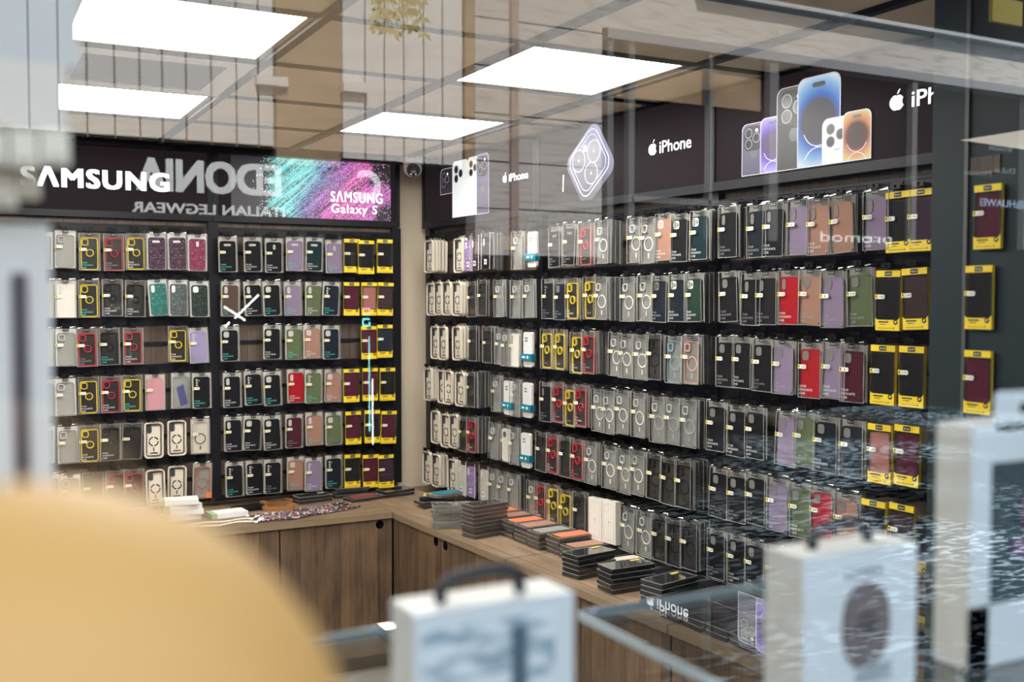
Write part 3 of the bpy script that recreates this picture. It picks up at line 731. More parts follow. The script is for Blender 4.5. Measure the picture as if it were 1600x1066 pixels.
def m_blister(b):
    b.rr(0, -PH / 2, PW - .002, PH - .002, .017, -.006, 0, 0, 6); b.rring(0, -PH / 2, PW - .002, PH - .002, .017, .005, -.016, -.006, 0, 6)
    b.rring(0, .003, .026, .012, .005, .0025, -.006, -.002, 0, 4)
def m_bl_case(b):
    b.rring(0, -PH / 2, PW - .022, PH - .022, .011, .0030, -.0125, -.006, 0, 5)
def m_bl_ring(b):
    for a0, a1 in ((20, 80), (100, 165), (178, 262), (278, 362)): b.ring(0, -.090, .0225, .0172, -.0076, -.0062, 0, 10, R(a0), R(a1))
    b.rr(0, -.126, .0045, .018, .001, -.0076, -.0062, 0, 2); b.box(-.018, .018, -.0075, -.0062, -.146, -.143, 0); b.box(-.012, .015, -.0075, -.0062, -.142, -.1405, 0)
def m_bl_cam(b):
    b.rr(-.019, -.033, .020, .034, .007, -.0095, -.0062, 0, 4)
    for k in range(3): b.disc(-.021, -.023 - .0105 * k, .0040, -.0102, -.0094, 1, 12)
def m_bag(b):
    x = .046
    b.add([(-x, -.020, -.172), (x, -.020, -.172), (x * .96, -.018, -.01), (-x * .96, -.018, -.01), (-x * .72, -.006, .026), (-.004, -.010, .016), (.014, -.004, .030), (x * .8, -.008, .022)],
          [(0, 1, 2, 3), (3, 2, 7, 6), (3, 6, 5, 4)], 0)
    b.add([(x, -.020, -.172), (x, 0, -.172), (x * .96, 0, -.01), (x * .96, -.018, -.01)], [(0, 1, 2, 3)], 0)
def m_white_case(b): b.rr(0, -.088, .074, .152, .012, -.012, -.001, 0, 5)
def m_band(b):
    x = .0445
    b.box(-x, x, -.0222, -.0204, -.136, -.106, 0); b.box(x - .001, x, -.0204, 0, -.136, -.106, 0)
    b.rr(.014, -.121, .012, .012, .003, -.0226, -.0221, 1, 3); b.box(-.030, -.006, -.0226, -.0221, -.125, -.117, 1)
def m_carton(b): b.box(-.043, .043, -.028, 0, -.166, 0, 0)
def m_carton_print(b):
    b.rring(0, -.083, .066, .140, .010, .0010, -.0284, -.0279, 0, 5); b.rring(-.014, -.032, .026, .028, .008, .0009, -.0284, -.0279, 0, 4); b.disc(0, -.083, .0035, -.0284, -.0279, 0, 10); b.box(-.006, .006, -.0284, -.0279, -.094, -.0925, 0)
def m_pouch(b):
    x = .042
    b.add([(-x, -.014, -.168), (x, -.014, -.168), (x, -.014, 0), (-x, -.014, 0)], [(0, 1, 2, 3)], 0)
    b.add([(x, -.014, -.168), (x, 0, -.168), (x, 0, 0), (x, -.014, 0)], [(0, 1, 2, 3)], 0)
    b.tube([(-.030, -.012, 0), (-.030, -.012, .012), (-.020, -.012, .020), (-.008, -.012, .014)], .0012, 1, 5)
    b.tube([(-x, -.0145, -.168), (-x, -.0145, 0)], .0011, 1, 4); b.tube([(x, -.0145, -.168), (x, -.0145, 0)], .0011, 1, 4)
def m_barcode(b):
    b.box(-.012, .012, -.0152, -.0146, -.146, -.122, 0)
    for k in range(7): b.box(-.009 + k * .0027, -.0078 + k * .0027, -.0156, -.0151, -.138, -.128, 1)
def m_hook(L):
    def f(b):
        b.tube([(0, L, .006), (0, -.018, .006), (0, -.024, .009), (0, -.027, .016)], .0022, 0, 6)
        b.tube([(-.016, L, .016), (-.014, -.014, .013), (-.006, -.022, .010)], .0016, 0, 5); b.tube([(.016, L, .016), (.014, -.014, .013), (.006, -.022, .010)], .0016, 0, 5)
        b.rr(0, .013, .032, .016, .002, -.0240, -.0225, 0, 2); b.box(-.02, .02, L - .004, L, -.002, .03, 0)
    return f
def wrinkle(b):
    # folded film glints along the top of a bag
    pass
GLIT = {'dark glitter': speckle('dark plum glitter', [(0, (0.020, 0.008, 0.018)), (0.55, (0.06, 0.02, 0.05)), (0.82, (0.22, 0.10, 0.17)), (0.96, (0.65, 0.5, 0.5))], 520, 0.3),
        'red glitter': speckle('raspberry glitter', [(0, (0.17, 0.018, 0.05)), (0.6, (0.24, 0.03, 0.08)), (0.88, (0.40, 0.10, 0.16)), (0.97, (0.8, 0.5, 0.5))], 520, 0.3),
        'teal glitter': speckle('teal glitter', [(0, (0.012, 0.12, 0.10)), (0.6, (0.03, 0.20, 0.17)), (0.88, (0.10, 0.34, 0.30)), (0.97, (0.5, 0.8, 0.7))], 520, 0.3),
        'grey glitter': speckle('blue grey glitter', [(0, (0.06, 0.075, 0.085)), (0.6, (0.10, 0.12, 0.13)), (0.9, (0.25, 0.27, 0.28)), (0.97, (0.6, 0.6, 0.6))], 520, 0.3),
        'green glitter': speckle('dark green glitter', [(0, (0.010, 0.020, 0.016)), (0.7, (0.02, 0.04, 0.032)), (0.93, (0.10, 0.13, 0.10)), (0.98, (0.5, 0.5, 0.4))], 520, 0.3),
        'purple glitter': speckle('purple liquid glitter', [(0, (0.20, 0.13, 0.36)), (0.5, (0.32, 0.24, 0.50)), (0.8, (0.60, 0.45, 0.62)), (0.95, (0.85, 0.3, 0.45))], 260, 0.3)}
# code: (kind, colour, words)
SOLID = {'K': ('black', (0.009, 0.0085, 0.010)), 'N': ('navy', (0.010, 0.015, 0.024)), 'T': ('dark teal', (0.007, 0.024, 0.031)), 'L': ('lavender', (0.265, 0.205, 0.31)), 'S': ('sage green', (0.115, 0.148, 0.072)),
         'P': ('peach', (0.38, 0.205, 0.15)), 'R': ('red', (0.40, 0.010, 0.016)), 'B': ('burgundy', (0.075, 0.012, 0.022)), 'V': ('violet', (0.32, 0.28, 0.46)), 'PK': ('pink', (0.62, 0.30, 0.34)),
         'BR': ('brown tinted', (0.10, 0.065, 0.050)), 'G': ('dark green', (0.018, 0.040, 0.028)), 'W': ('pearl white', (0.76, 0.72, 0.66)), 'CD': ('creamy clear', (0.62, 0.58, 0.50))}
FRAMEC = {'RY': ('yellow rimmed', (0.74, 0.55, 0.05)), 'RR': ('red rimmed', (0.50, 0.035, 0.055)), 'RK': ('black rimmed', (0.018, 0.018, 0.02))}
MAGC = {'M': ('white ringed clear', (0.82, 0.80, 0.76)), 'MK': ('black ringed smoky', (0.015, 0.015, 0.016)), 'MG': ('grey ringed', (0.40, 0.42, 0.44)), 'MB': ('pale blue ringed', (0.26, 0.40, 0.48)), 'MR': ('rose ringed', (0.72, 0.42, 0.34))}
YELC = {'YK': ('black', (0.011, 0.010, 0.010)), 'YB': ('burgundy', (0.085, 0.012, 0.026)), 'YP': ('dusty pink', (0.36, 0.15, 0.13)), 'YN': ('navy', (0.018, 0.022, 0.034)), 'YW': ('dark brown', (0.050, 0.028, 0.026)), 'YV': ('dark plum', (0.045, 0.022, 0.045))}
GLC = {'G1': 'dark glitter', 'G2': 'red glitter', 'G3': 'teal glitter', 'G4': 'grey glitter', 'G5': 'green glitter'}
INKS = [mat('print white', (0.72, 0.72, 0.70), 0.5), mat('print turquoise', (0.08, 0.52, 0.46), 0.5), mat('print dim grey', (0.24, 0.24, 0.25), 0.5), mat('print dim grey 2', (0.30, 0.30, 0.30), 0.5)]
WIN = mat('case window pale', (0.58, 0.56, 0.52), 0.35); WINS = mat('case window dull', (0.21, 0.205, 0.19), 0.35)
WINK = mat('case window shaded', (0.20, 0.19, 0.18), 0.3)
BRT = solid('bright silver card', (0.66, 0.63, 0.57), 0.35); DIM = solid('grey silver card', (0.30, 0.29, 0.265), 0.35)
def tagset(root, k): link('price_tag', proto('price tag %d' % k, [TAGY, TAGW, INK], m_tag(k)), root)
def pack(code, loc, rot, cam='pill', k=0, ink=0, sc_=1.0, wall='back'):
    """one packaged case with its parts; returns the top-level object and a phrase for it"""
    S = lambda name, key, mats, fn, ov=None, par=None, sm=False: link(name, proto(key, mats, fn, sm), par if par is not None else root, (0, 0, 0), (0, 0, 0), ov)
    if code in YELC:
        nm, c = YELC[code]
        root = link('leather_case_pack', proto('yellow sleeve', [YEL, BLACKP, INK], m_yel_card), None, loc, rot)
        S('leather_case', 'leather case', [INK, BLACKP], m_yel_leather, [solid(nm + ' leather', c, 0.38), None])
        S('window_film', 'sleeve film', [FILM], m_yel_window)
        S('sleeve_print', 'sleeve print', [INK, YEL, TAGW], m_yel_print)
        link('price_tag', proto('price tag %d' % k, [TAGY, TAGW, INK], m_tag(k)), root, (0.002, .003, 0))
        words, cat = 'yellow pack with %s leather case' % nm, 'phone case'
    elif code in ('BL', 'BLR'):
        root = link('blister_pack', proto('blister tray', [CREAM], m_blister), None, loc, rot)
        S('case_rim', 'blister case rim', [BLACKP], m_bl_case); S('magnet_ring', 'blister ring', [INK], m_bl_ring); S('camera_block', 'blister camera', [solid('slate', (0.06, 0.07, 0.08)), INK], m_bl_cam)
        words, cat = 'cream blister pack with black ring motif', 'phone case'
    elif code == 'BG':
        root = link('poly_bag_case', proto('poly bag', [FILM], m_bag), None, loc, rot)
        S('phone_case', 'white bagged case', [WHITE], m_white_case)
        S('camera_block', 'camera round', [solid('grey camera', (0.10, 0.10, 0.10)), INK], m_cam_round)
        S('paper_band', 'paper band', [TEAL, WHITE], m_band)
        words, cat = 'bagged white phone case with teal band', 'phone case'
    elif code == 'X':
        root = link('white_carton', proto('white carton', [mat('white carton', (0.80, 0.76, 0.68), 0.5)], m_carton), None, loc, rot)
        S('printed_outline', 'carton print', [mat('grey line', (0.42, 0.40, 0.37), 0.5)], m_carton_print)
        words, cat = 'white carton with phone outline print', 'box'
    elif code in ('HG', 'HD', 'HK', 'HH'):
        root = link('pouch_case', proto('hanging pouch', [FILM, TINTK], m_pouch), None, loc, rot)
        cm, nm = {'HG': (GLIT['purple glitter'], 'purple'), 'HD': (GLIT['dark glitter'], 'dark glitter'), 'HK': (solid('black', SOLID['K'][1]), 'black'), 'HH': (solid('creamy', (0.60, 0.57, 0.50)), 'cream')}[code]
        S('phone_case', 'solid case', [INK], m_case, [cm]); S('camera_window', 'camera pill', [WIN, INK], m_cam_pill, [WHITE, cm]); S('barcode_label', 'barcode label', [WHITE, INK], m_barcode)
        words, cat = 'clear pouch with %s phone case' % nm, 'phone case'
    else:
        root = link('phone_case_box', proto('clear case box', [CLEAR, EDGE, FLAP], m_shell), None, loc, rot)
        cat = 'phone case'
        S('hang_tab', 'hang tab', [BLACKP, TINTK], m_tab)
        if code in SOLID:
            nm, c = SOLID[code]; cm = solid(nm, c)
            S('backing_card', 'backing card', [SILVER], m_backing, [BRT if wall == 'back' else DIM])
            S('phone_case', 'solid case', [INK], m_case, [cm])
            if cam in ('square',): S('camera_block', 'camera square', [TAGW, INK], m_cam_square, [TAGW, cm] if ink != 3 else [WINK, INK])
            elif cam == 'hole': S('camera_frame', 'camera hole', [INK], m_cam_hole, [cm])
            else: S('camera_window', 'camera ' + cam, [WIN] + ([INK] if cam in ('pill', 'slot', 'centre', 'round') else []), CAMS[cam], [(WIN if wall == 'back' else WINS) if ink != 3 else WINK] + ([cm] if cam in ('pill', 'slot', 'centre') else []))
            if code not in ('W', 'CD', 'PK'): S('slogan_print', 'slogan print', [TINTK], m_print, [INKS[ink]])
            tagset(root, k); words = 'clear boxed %s phone case' % nm
        elif code in GLC:
            cm = GLIT[GLC[code]]
            S('backing_card', 'backing card', [SILVER], m_backing, [WHITE]); S('phone_case', 'solid case', [INK], m_case, [cm]); S('camera_window', 'camera ' + cam, [WIN] + ([INK] if cam in ('pill', 'slot', 'centre') else []), CAMS[cam], [WHITE] + ([cm] if cam in ('pill', 'slot', 'centre') else []))
            words = 'clear boxed %s phone case' % GLC[code]
        elif code in FRAMEC:
            nm, c = FRAMEC[code]; cm = solid(nm, c)
            if code == 'RK' or k % 2: S('backing_card', 'backing card', [SILVER], m_backing, [solid('smoke backing', (0.17, 0.15, 0.13))])
            else: S('backing_card', 'backing card', [SILVER], m_backing, [solid('taupe backing', (0.21, 0.185, 0.15))])
            S('phone_case', 'rimmed case', [INK, SMOKE], m_frame_case, [cm, None]); S('finger_ring', 'finger ring', [INK, INK], m_finger_ring, [cm, None]); S('camera_frame', 'camera hole', [INK], m_cam_hole, [cm])
            S('slogan_print', 'slogan print', [TINTK], m_print, [INKS[ink]]); tagset(root, k); words = 'clear boxed %s ring case' % nm
        elif code in MAGC:
            nm, c = MAGC[code]; cm = solid(nm, c)
            dk = code == 'MK'
            S('backing_card', 'backing card', [SILVER], m_backing, [solid('charcoal backing', (0.11, 0.105, 0.10)) if dk else solid('grey backing', (0.215, 0.21, 0.20))])
            S('phone_case', 'magnet case', [INK, TPU, TPU], m_mag_case, [None, SMOKE if dk else None, cm if code in ('MK', 'MB', 'MR') else None])
            S('magnet_ring', 'magnet ring', [INK], m_mag_ring, [cm]); S('camera_frame', 'camera hole', [INK], m_cam_hole, [cm if code in ('MK', 'MB', 'MR') else solid('frosted', (0.60, 0.60, 0.58))]); tagset(root, k)
            words = 'clear boxed %s magnet case' % nm
        elif code == 'PH':
            S('backing_card', 'backing card', [SILVER], m_backing); S('phone_case', 'magnet case', [INK, WHITE, INK], m_mag_case)
            b_ = MB(); b_.add([(-.02, -.0070, -.070), (.012, -.0070, -.055), (.032, -.0070, -.145), (.0, -.0070, -.160)], [(0, 3, 2, 1)]); obj('phone_picture', b_, solid('violet blue picture', (0.09, 0.09, 0.22)), root)
            words = 'clear box with tilted phone picture'
        elif code == 'BB':
            S('backing_card', 'backing card', [SILVER], m_backing, [CREAM]); S('phone_case', 'magnet case', [INK, TPU, TPU], m_mag_case, [None, solid('cream panel', (0.66, 0.60, 0.50)), None]); S('magnet_ring', 'magnet ring', [INK], m_mag_ring); S('camera_window', 'camera dots', [INK], m_cam_dots); tagset(root, k)
            words = 'clear boxed cream case with black ring'
        elif code == 'RG':
            rg = solid('rose gold rim', (0.42, 0.16, 0.11))
            S('backing_card', 'backing card', [SILVER], m_backing, [solid('warm grey', (0.50, 0.45, 0.39))]); S('phone_case', 'rimmed case', [INK, SMOKE], m_frame_case, [rg, TPU]); S('magnet_ring', 'magnet ring', [INK], m_mag_ring, [rg]); S('camera_window', 'camera dots', [INK], m_cam_dots, [rg])
            b_ = MB(); b_.box(.016, .043, -.0180, -.0168, -.166, -.140); obj('orange_sticker', b_, solid('orange sticker', (0.78, 0.20, 0.07)), root)
            words = 'boxed rose gold case with orange sticker'
        elif code == 'D':
            S('backing_card', 'backing card', [SILVER], m_backing, [solid('dim backing', (0.13, 0.12, 0.115))]); S('phone_case', 'magnet case', [INK, SMOKE, TPU], m_mag_case, [None, SMOKE, solid('charcoal', (0.04, 0.04, 0.042))]); S('camera_frame', 'camera hole', [INK], m_cam_hole); tagset(root, k)
            words = 'clear boxed smoky see-through phone case'
        else:                                   # 'C'
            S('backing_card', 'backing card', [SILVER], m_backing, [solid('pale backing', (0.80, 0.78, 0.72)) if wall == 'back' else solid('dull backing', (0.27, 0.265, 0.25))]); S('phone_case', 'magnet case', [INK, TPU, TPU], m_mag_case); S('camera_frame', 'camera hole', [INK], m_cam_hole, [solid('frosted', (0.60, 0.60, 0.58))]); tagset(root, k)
            words = 'clear boxed see-through phone case'
    root.scale = (sc_, sc_, sc_)
    return root, words, cat

# every front package as read off the photograph: pixel column : code (+ cases showing behind it)
CAMC = {'K': ['pill', 'slot', 'dots', 'pill'], 'L': ['pill', 'slot'], 'S': ['pill', 'dots'], 'P': ['pill', 'slot'], 'R': ['pill'], 'N': ['dots', 'pill'], 'T': ['square'], 'B': ['slot'], 'V': ['dots'], 'PK': ['hole'], 'BR': ['pill'], 'G': ['square'], 'W': ['dots'], 'CD': ['hole']}
BACK = ['3:W 26:W 68:C 104:C 141:RY 179:RR 213.6:RY 246:G1/bar 278:G1/bar 310:G2/centre | 357:K/bar 396:K/bar 429.6:K/centre 462.4:L/bar 493:T/bar 523:L/centre 551:YK 573.5:YK+2 602.6:YK',
        '71:CD 103:W 139:RY 176:RK 212.5:RK 246:G3/pill 279:G4/pill 312:G5/slot | 361:BR 395:K/pill 425:K/slot 458:L/pill 491.5:S/pill 519.6:N/dots 550:YB 578:YP 604:YW',
        '68:CD 102.5:C 135:RR 170:RK 207.5:RR 277.7:RY 309:V/dots | 359:K/slot 425.7:K/slot 460:S/slot 488:P/slot 518:N/slot 576.7:YB 602:YN',
        '68:C 100:C 136:RY 171.5:RR 205:RY 241:PK/hole 281.5:PH 314:K/dots | 362:K/pill 394.5:K/dots 424.6:K/slot 461.7:R/pill 490:S/dots 520.6:P/slot 549:YB 578.5:YB 606:YK',
        '66:C 102.5:C 137:RY 170:RK 205:D 238:BL 274:BL 311:BB | 363:K/pill 394:K/slot 423.5:K/slot 459:B/pill 490:P/pill 520.6:S/slot 551.5:YB 581.7:YK 608:YB',
        '72:C 105:C 141:D 177:RR 206:RR 239:BL 274:BL 314:RG | 364:K/dots 396:K/dots 425:K/dots 461:P/slot 489:L/dots 520.6:N/dots 550:YK 579:YB 602.6:YV']
SIDE = ['669:BL+4 715:BL+1 730.4:HG 741:HD 758.5:HK+3 807:C 830:BG 865:K/bar 889:K/bar 912.6:RR 939:M+3 990:M 1009.5:M 1035:P/square 1060:K/square 1090:T/square+3 1135:K/pill+2 1180:N/pill 1206.6:K/pill+1 1245:L/pill 1276:P/pill 1310.5:P/pill+3 1365.6:L/pill 1399:YK 1435:YV',
        '672:BL 683:BL 696.5:BL 712:BL+2 735:D 752.7:D 778:C+2 805:C 824.4:C 855:K 874:N/slot 892:RY+1 920:RY 937:M+3 979.5:M 1007:M 1029:N/square 1056:N/square 1082:G/square+4 1136:K/slot+2 1172.5:K/pill 1196:K/pill 1231:R/pill 1265.6:P/slot 1299:L/slot 1341:S/slot 1386:YK 1426:YW',
        '678:BL 690:BL 712:BL+2 737:D 760.5:D+3 780:C 789.5:C 803:W/dots 823.4:BG 852.5:RY 873:RY 900:RY 918.4:RR+3 961:M 976.4:M 1001:M 1021:MK 1052:MB 1078.6:MR+4 1133:K/slot 1159:K/slot 1191:K/slot 1223:L/slot 1265:R/slot 1303:L/slot 1332:B/slot 1379:YK 1424:YK',
        '667:BL+2 689:BL 698:BL 717:BL+1 734:D+4 774:C 792.4:BG 804:C 822.5:BG 851.6:K 871:RR 889:RY 906:RR+2 934:M 949.5:M 971:M 997:M 1027:MG 1049.7:MG 1075.5:MG+3 1119:K/slot 1151:K/slot 1180:K/slot 1230.7:L/slot 1258:S/slot 1291:N/slot 1332:N/slot 1375:YP 1418.5:YB',
        '678:BL 694:BL 707:BL+1 722:D 735:RR+4 771:C 789:W/round 801:C 820:BG 846:D 862.5:RR 882:D 901:RR 923:M+1 951.7:M 976:M 996:M 1023:MK 1045.6:MK 1068:MK+5 1125:K/slot 1152:K/slot 1182:K/slot 1216:L/slot 1251:S/slot 1286:R/slot 1324.6:P/slot 1367:YK 1411.7:YW',
        '665:BL 679:BL+2 704:BL+1 720:HH 734:HG 754.6:HH 770:C 784:C 800:C+3 831:C 843:RR 862.5:RY 882:RY 904.6:D+1 930.5:X 952:X 981.6:M+1 1008:M 1031:MK 1054:MK 1077.6:MK+4 1121:K/slot 1153:K/slot 1182:K/slot 1216:K/slot 1251:N/slot']
rnd = random.Random(11)
def place_row(fr, row, ri, wall, base, group):
    ents = []
    for tok in row.replace('|', ' ').split():
        px, c = tok.split(':'); nb = 0
        if '+' in c: c, nb = c.split('+'); nb = int(nb)
        cam_ = None
        if '/' in c: c, cam_ = c.split('/')
        ents.append([float(px), c, cam_, nb])
    ents.sort(key=lambda e: e[0])
    n = len(ents); prev = None; poff = base
    for i, (px, c, cam_, nb) in enumerate(ents):
        step = 0.026
        x, _ = fr.px(px, 468, base)
        off = base
        if prev is not None:
            if fr.px(px, 468, poff + step)[0] - prev < 0.0905: off = poff + step
        if off > base + 0.12: off = base - 0.035
        x, _ = fr.px(px, 468, off)
        prev, poff = x, off
        k = (i * 5 + ri * 3) % (4 if wall == 'side' else 4) + (0 if wall == 'side' else 4)
        th = 0.028 if c == 'X' else PT
        z = ROWZ[ri] + rnd.uniform(-.006, .004) - (0.004 if c[0] in 'YB' else 0)
        tilt = rnd.gauss(0, 0.6) + (rnd.choice((-2.2, 2.4)) if rnd.random() < 0.12 else 0)
        ink = 1 if (wall == 'back' and rnd.random() < 0.4) else rnd.choice((0, 0, 2, 3 if wall == 'side' else 0))
        cl = CAMC.get(c, ['pill'])
        cm = cam_ or cl[(i + ri) % len(cl)]
        loc = fr.at(x, -(off - th), z)
        root, words, cat = pack(c, loc, (0, R(tilt), fr.a + R(rnd.gauss(0, 1.0))), cm, k, ink, 1.0, wall)
        nth = (n - i) if wall == 'back' else i + 1
        lab = '%s in %s row of %s wall, %s from corner' % (words, ROWN[ri], wall, ORD[nth])
        tag(root, lab, cat, group)
        # hook
        L_ = max(0.02, round((off - th) - (0.02 if wall == 'back' else 0.0) - 0.022, 3))
        Lk = math.floor(L_ / 0.013) * 0.013
        hk = link('display_hook', proto('hook %.3f' % Lk, [GLOSSK], m_hook(Lk)), None, fr.at(x, -(off - th), z + .001), (0, 0, fr.a))
        tag(hk, 'black wire hook for the %s package from corner, %s row of %s wall' % (ORD[nth], ROWN[ri], wall), 'hook', 'black wire hooks on the %s wall' % wall)
        for q in range(nb):
            o_ = off - 0.019 * (q + 1)
            if o_ < 0.032: break
            loc = fr.at(x + rnd.uniform(-.003, .004), -(o_ - 0.014), z + rnd.uniform(-.004, .004))
            if c in YELC: bx = link('leather_case_pack', proto('yellow sleeve', [YEL, BLACKP, INK], m_yel_card), None, loc, (0, R(rnd.gauss(0, .8)), fr.a))
            elif c == 'BL': bx = link('blister_pack', proto('blister tray', [CREAM], m_blister), None, loc, (0, R(rnd.gauss(0, .8)), fr.a)); bx.scale = (1, .8, 1)
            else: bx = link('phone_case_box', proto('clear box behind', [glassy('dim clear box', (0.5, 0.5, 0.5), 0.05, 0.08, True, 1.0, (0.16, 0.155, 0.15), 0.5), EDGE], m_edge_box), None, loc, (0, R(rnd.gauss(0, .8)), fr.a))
            kind_ = 'yellow pack' if c in YELC else 'cream blister pack' if c == 'BL' else 'case box'
            tag(bx, '%s hanging %s behind the %s package from corner, %s row of %s wall' % (kind_, ORD[q + 1], ORD[nth], ROWN[ri], wall), 'phone case', group)
for ri in range(6):
    place_row(BK, BACK[ri], ri, 'back', 0.10, 'phone cases hanging on the back wall')
    place_row(RT, SIDE[ri], ri, 'side', 0.125, 'phone cases hanging on the side wall')
for ri, (py, c, nm) in enumerate(((288, 'YB', 'topmost'), (415, 'YK', 'second'), (548, 'YB', 'third'))):
    x, z = PF.px(1541 - (0, 14, 16)[ri], py, 0.02)
    root, words, cat = pack(c, PF.at(x, -0.006, z), (0, 0, PF.a), 'pill', ri, 0, 0.78)
    tag(root, '%s, %s on the dark pillar' % (words, nm), cat, 'yellow packs on the dark pillar')
x, z = PF.px(1541, 258, 0.0)
b = MB(); b.box(x - .035, x + .035, -.004, 0, z - .018, z + .018)
tag(obj('wood_strip', b, WOODP, None, PF.at(0, 0, 0), (0, 0, PF.a)), 'short wood strip above the packs on the dark pillar', 'strip')

# ------------------------------------------------------------------ counters along both walls
CT = 0.75
def topslab(name, poly, m, label):
    b = MB(); n = len(poly)
    b.add([(x, y, CT - .028) for x, y in poly] + [(x, y, CT) for x, y in poly], [tuple(range(n - 1, -1, -1)), tuple(range(n, 2 * n))] + [(i, (i + 1) % n, (i + 1) % n + n, i + n) for i in range(n)])
    t = obj(name, b, m); tag(t, label, 'counter'); return t
f0, f1 = RT.at(0.555, -0.475), RT.at(0.0, -0.475)
back_top = topslab('worktop', [(-1.5, 4.63), (f0.x - .004, 4.63), (f1.x - .004, 5.232), (-1.5, 5.232)], WOODX, 'oak worktop of the back counter, under the dark banners')
b = MB(); b.box(-.03, 3.535, -.475, 0.0, CT - .028, CT)
side_top = obj('worktop', b, WOODX, None, RT.at(0, 0, 0), (0, 0, RT.a)); tag(side_top, 'oak worktop of the long side counter carrying stacked case boxes', 'counter')
b = MB(); b.box(-1.5, f0.x - .002, 4.627, 4.63, CT - .028, CT - .001); obj('edging', b, WEDGE, back_top)
b = MB(); b.box(.56, 3.535, -.478, -.475, CT - .028, CT - .001); obj('edging', b, WEDGE, side_top)
for s_ in (1.58, 2.55):
    b = MB(); b.box(s_ - .0015, s_ + .0015, -.479, -.10, CT - .028, CT + .0006); obj('joint', b, INK, side_top)
def cabinet(fr, x0, x1, yf, depth, label, doors, holes):
    t = thing('cabinet', label, 'cabinet', fr.at((x0 + x1) / 2, yf + depth / 2, 0), (0, 0, fr.a), 'oak cabinets under the worktops')
    w_ = (x1 - x0) / 2
    b = MB(); b.box(-w_ + .001, w_ - .001, -depth / 2 + .02, depth / 2, 0.07, CT - .030); b.box(-w_ + .01, w_ - .01, -depth / 2 + .05, depth / 2, 0.002, 0.07)
    obj('body', b, BLACK, t)
    n = len(doors) - 1
    for i in range(n):
        a0, a1 = doors[i] - (x0 + x1) / 2, doors[i + 1] - (x0 + x1) / 2
        c = (a0 + a1) / 2
        b = MB(); b.box(a0 - c + .0025, a1 - c - .0025, -.009, .009, .08, CT - .034)
        dr = obj('door', b, WOODC, t, (c, -depth / 2 + .0105, 0))
        if holes[i] is not None:
            b = MB(); b.disc(holes[i] - (x0 + x1) / 2 - c, CT - .056, .0195, -.0110, -.0085, 0, 22); obj('finger_hole', b, mat('hole black', (0.002, 0.002, 0.002), 1.0, spec=0.0), dr)
    return t
F0 = Frame(0, 0, 0)
cabinet(F0, 1.282, 1.819, 4.640, 0.52, 'oak cabinet beside the corner with one round finger hole', [1.282, 1.819], [1.757])
cabinet(F0, 0.70, 1.280, 4.640, 0.52, 'oak cabinet partly hidden by the yellow post', [0.70, 1.280], [None])
cabinet(F0, 0.10, 0.698, 4.640, 0.52, 'oak cabinet mostly hidden by the yellow post', [0.10, 0.698], [None])
hx = [RT.px(q, 850, .465)[0] for q in (681, 695.5)]
mid = sum(hx) / 2
cabinet(RT, 0.524, 1.578, -.465, 0.44, 'oak cabinet with two doors and paired finger holes below the orange case boxes', [0.524, mid, 1.578], hx)
cabinet(RT, 1.582, 2.548, -.465, 0.44, 'oak cabinet below the black box stacks', [1.582, 2.065, 2.548], [None, None])
cabinet(RT, 2.552, 3.53, -.465, 0.44, 'oak cabinet under the glass shelf, beyond the black box stacks', [2.552, 3.04, 3.53], [None, None])

# ------------------------------------------------------------------ goods lying on the counters
BXK = glassy('dark box lid', (0.25, 0.25, 0.26), 0.06, 0.06, True, 1.2, (0.035, 0.035, 0.038), 0.62)
def m_flat(b):
    b.box(-.088, .088, -.046, .046, .001, .0152, 0)
    for y in (-.046, .0446): b.box(-.0885, .0885, y, y + .0014, .0148, .0162, 1)
    for x in (-.0885, .0871): b.box(x, x + .0014, -.046, .046, .0148, .0162, 1)
def m_flat_case(b):
    b.T = Matrix.Translation((0, 0, .0154)) @ Matrix.Rotation(R(-90), 4, 'X') @ Matrix.Rotation(R(90), 4, 'Y')
    b.rr(0, 0, .070, .142, .011, -.0022, -.0003, 0, 5)
def m_flat_tag(b): b.box(.035, .070, .018, .030, .0164, .0172, 0)
SEEN = {}
def flat(x, y, z, rz, top, body, label, cat='phone case box', group=None, tagm=None):
    o = link('flat_case_box', proto('flat box', [BXK, EDGE], m_flat), None, (x, y, z), (0, 0, rz), [body, None])
    tag(o, label, cat, group)
    if top is not None: link('phone_case', proto('flat case', [INK], m_flat_case), o, (0, 0, 0), (0, 0, 0), [top])
    if tagm is not None: link('price_tag', proto('flat tag', [TAGW], m_flat_tag), o, (0, 0, 0), (0, 0, 0), [tagm])
    return o
def stack(x, y, rz, n, name, body, top=None, tagm=None, group=None, jit=.004, dz=.0174):
    for k in range(n):
        last = k == n - 1
        place = 'topmost in' if last else 'lowest in' if k == 0 else ORD[k + 1] + ' up in'
        flat(x + (rnd.uniform(-jit, jit) if k else 0), y + (rnd.uniform(-jit, jit) if k else 0), CT + .001 + k * dz, rz + R(rnd.gauss(0, 1.5)), top if last else None, body,
             'flat case box, %s %s' % (place, name), group=group, tagm=tagm if (last or (k % 2 and tagm is not None)) else None)
PEA = solid('peach', SOLID['P'][1]); ORG = solid('orange', (0.66, 0.21, 0.11)); KK = solid('black', SOLID['K'][1])
CLB = glassy('clear flat box', (0.72, 0.72, 0.71), 0.05, 0.06, True, 1.2, (0.36, 0.35, 0.33), 0.30)
CLD = glassy('dim flat box', (0.5, 0.46, 0.43), 0.05, 0.06, True, 1.2, (0.15, 0.12, 0.10), 0.45)
g = 'case boxes lying on the side counter'
stack(1.985, 3.99, RT.a + R(96), 8, 'tall smoky stack on the side counter', CLD, None, None, g)
stack(1.935, 4.20, RT.a + R(70), 6, 'leaning clear stack beside the tall smoky stack', CLB, None, None, g, .012)
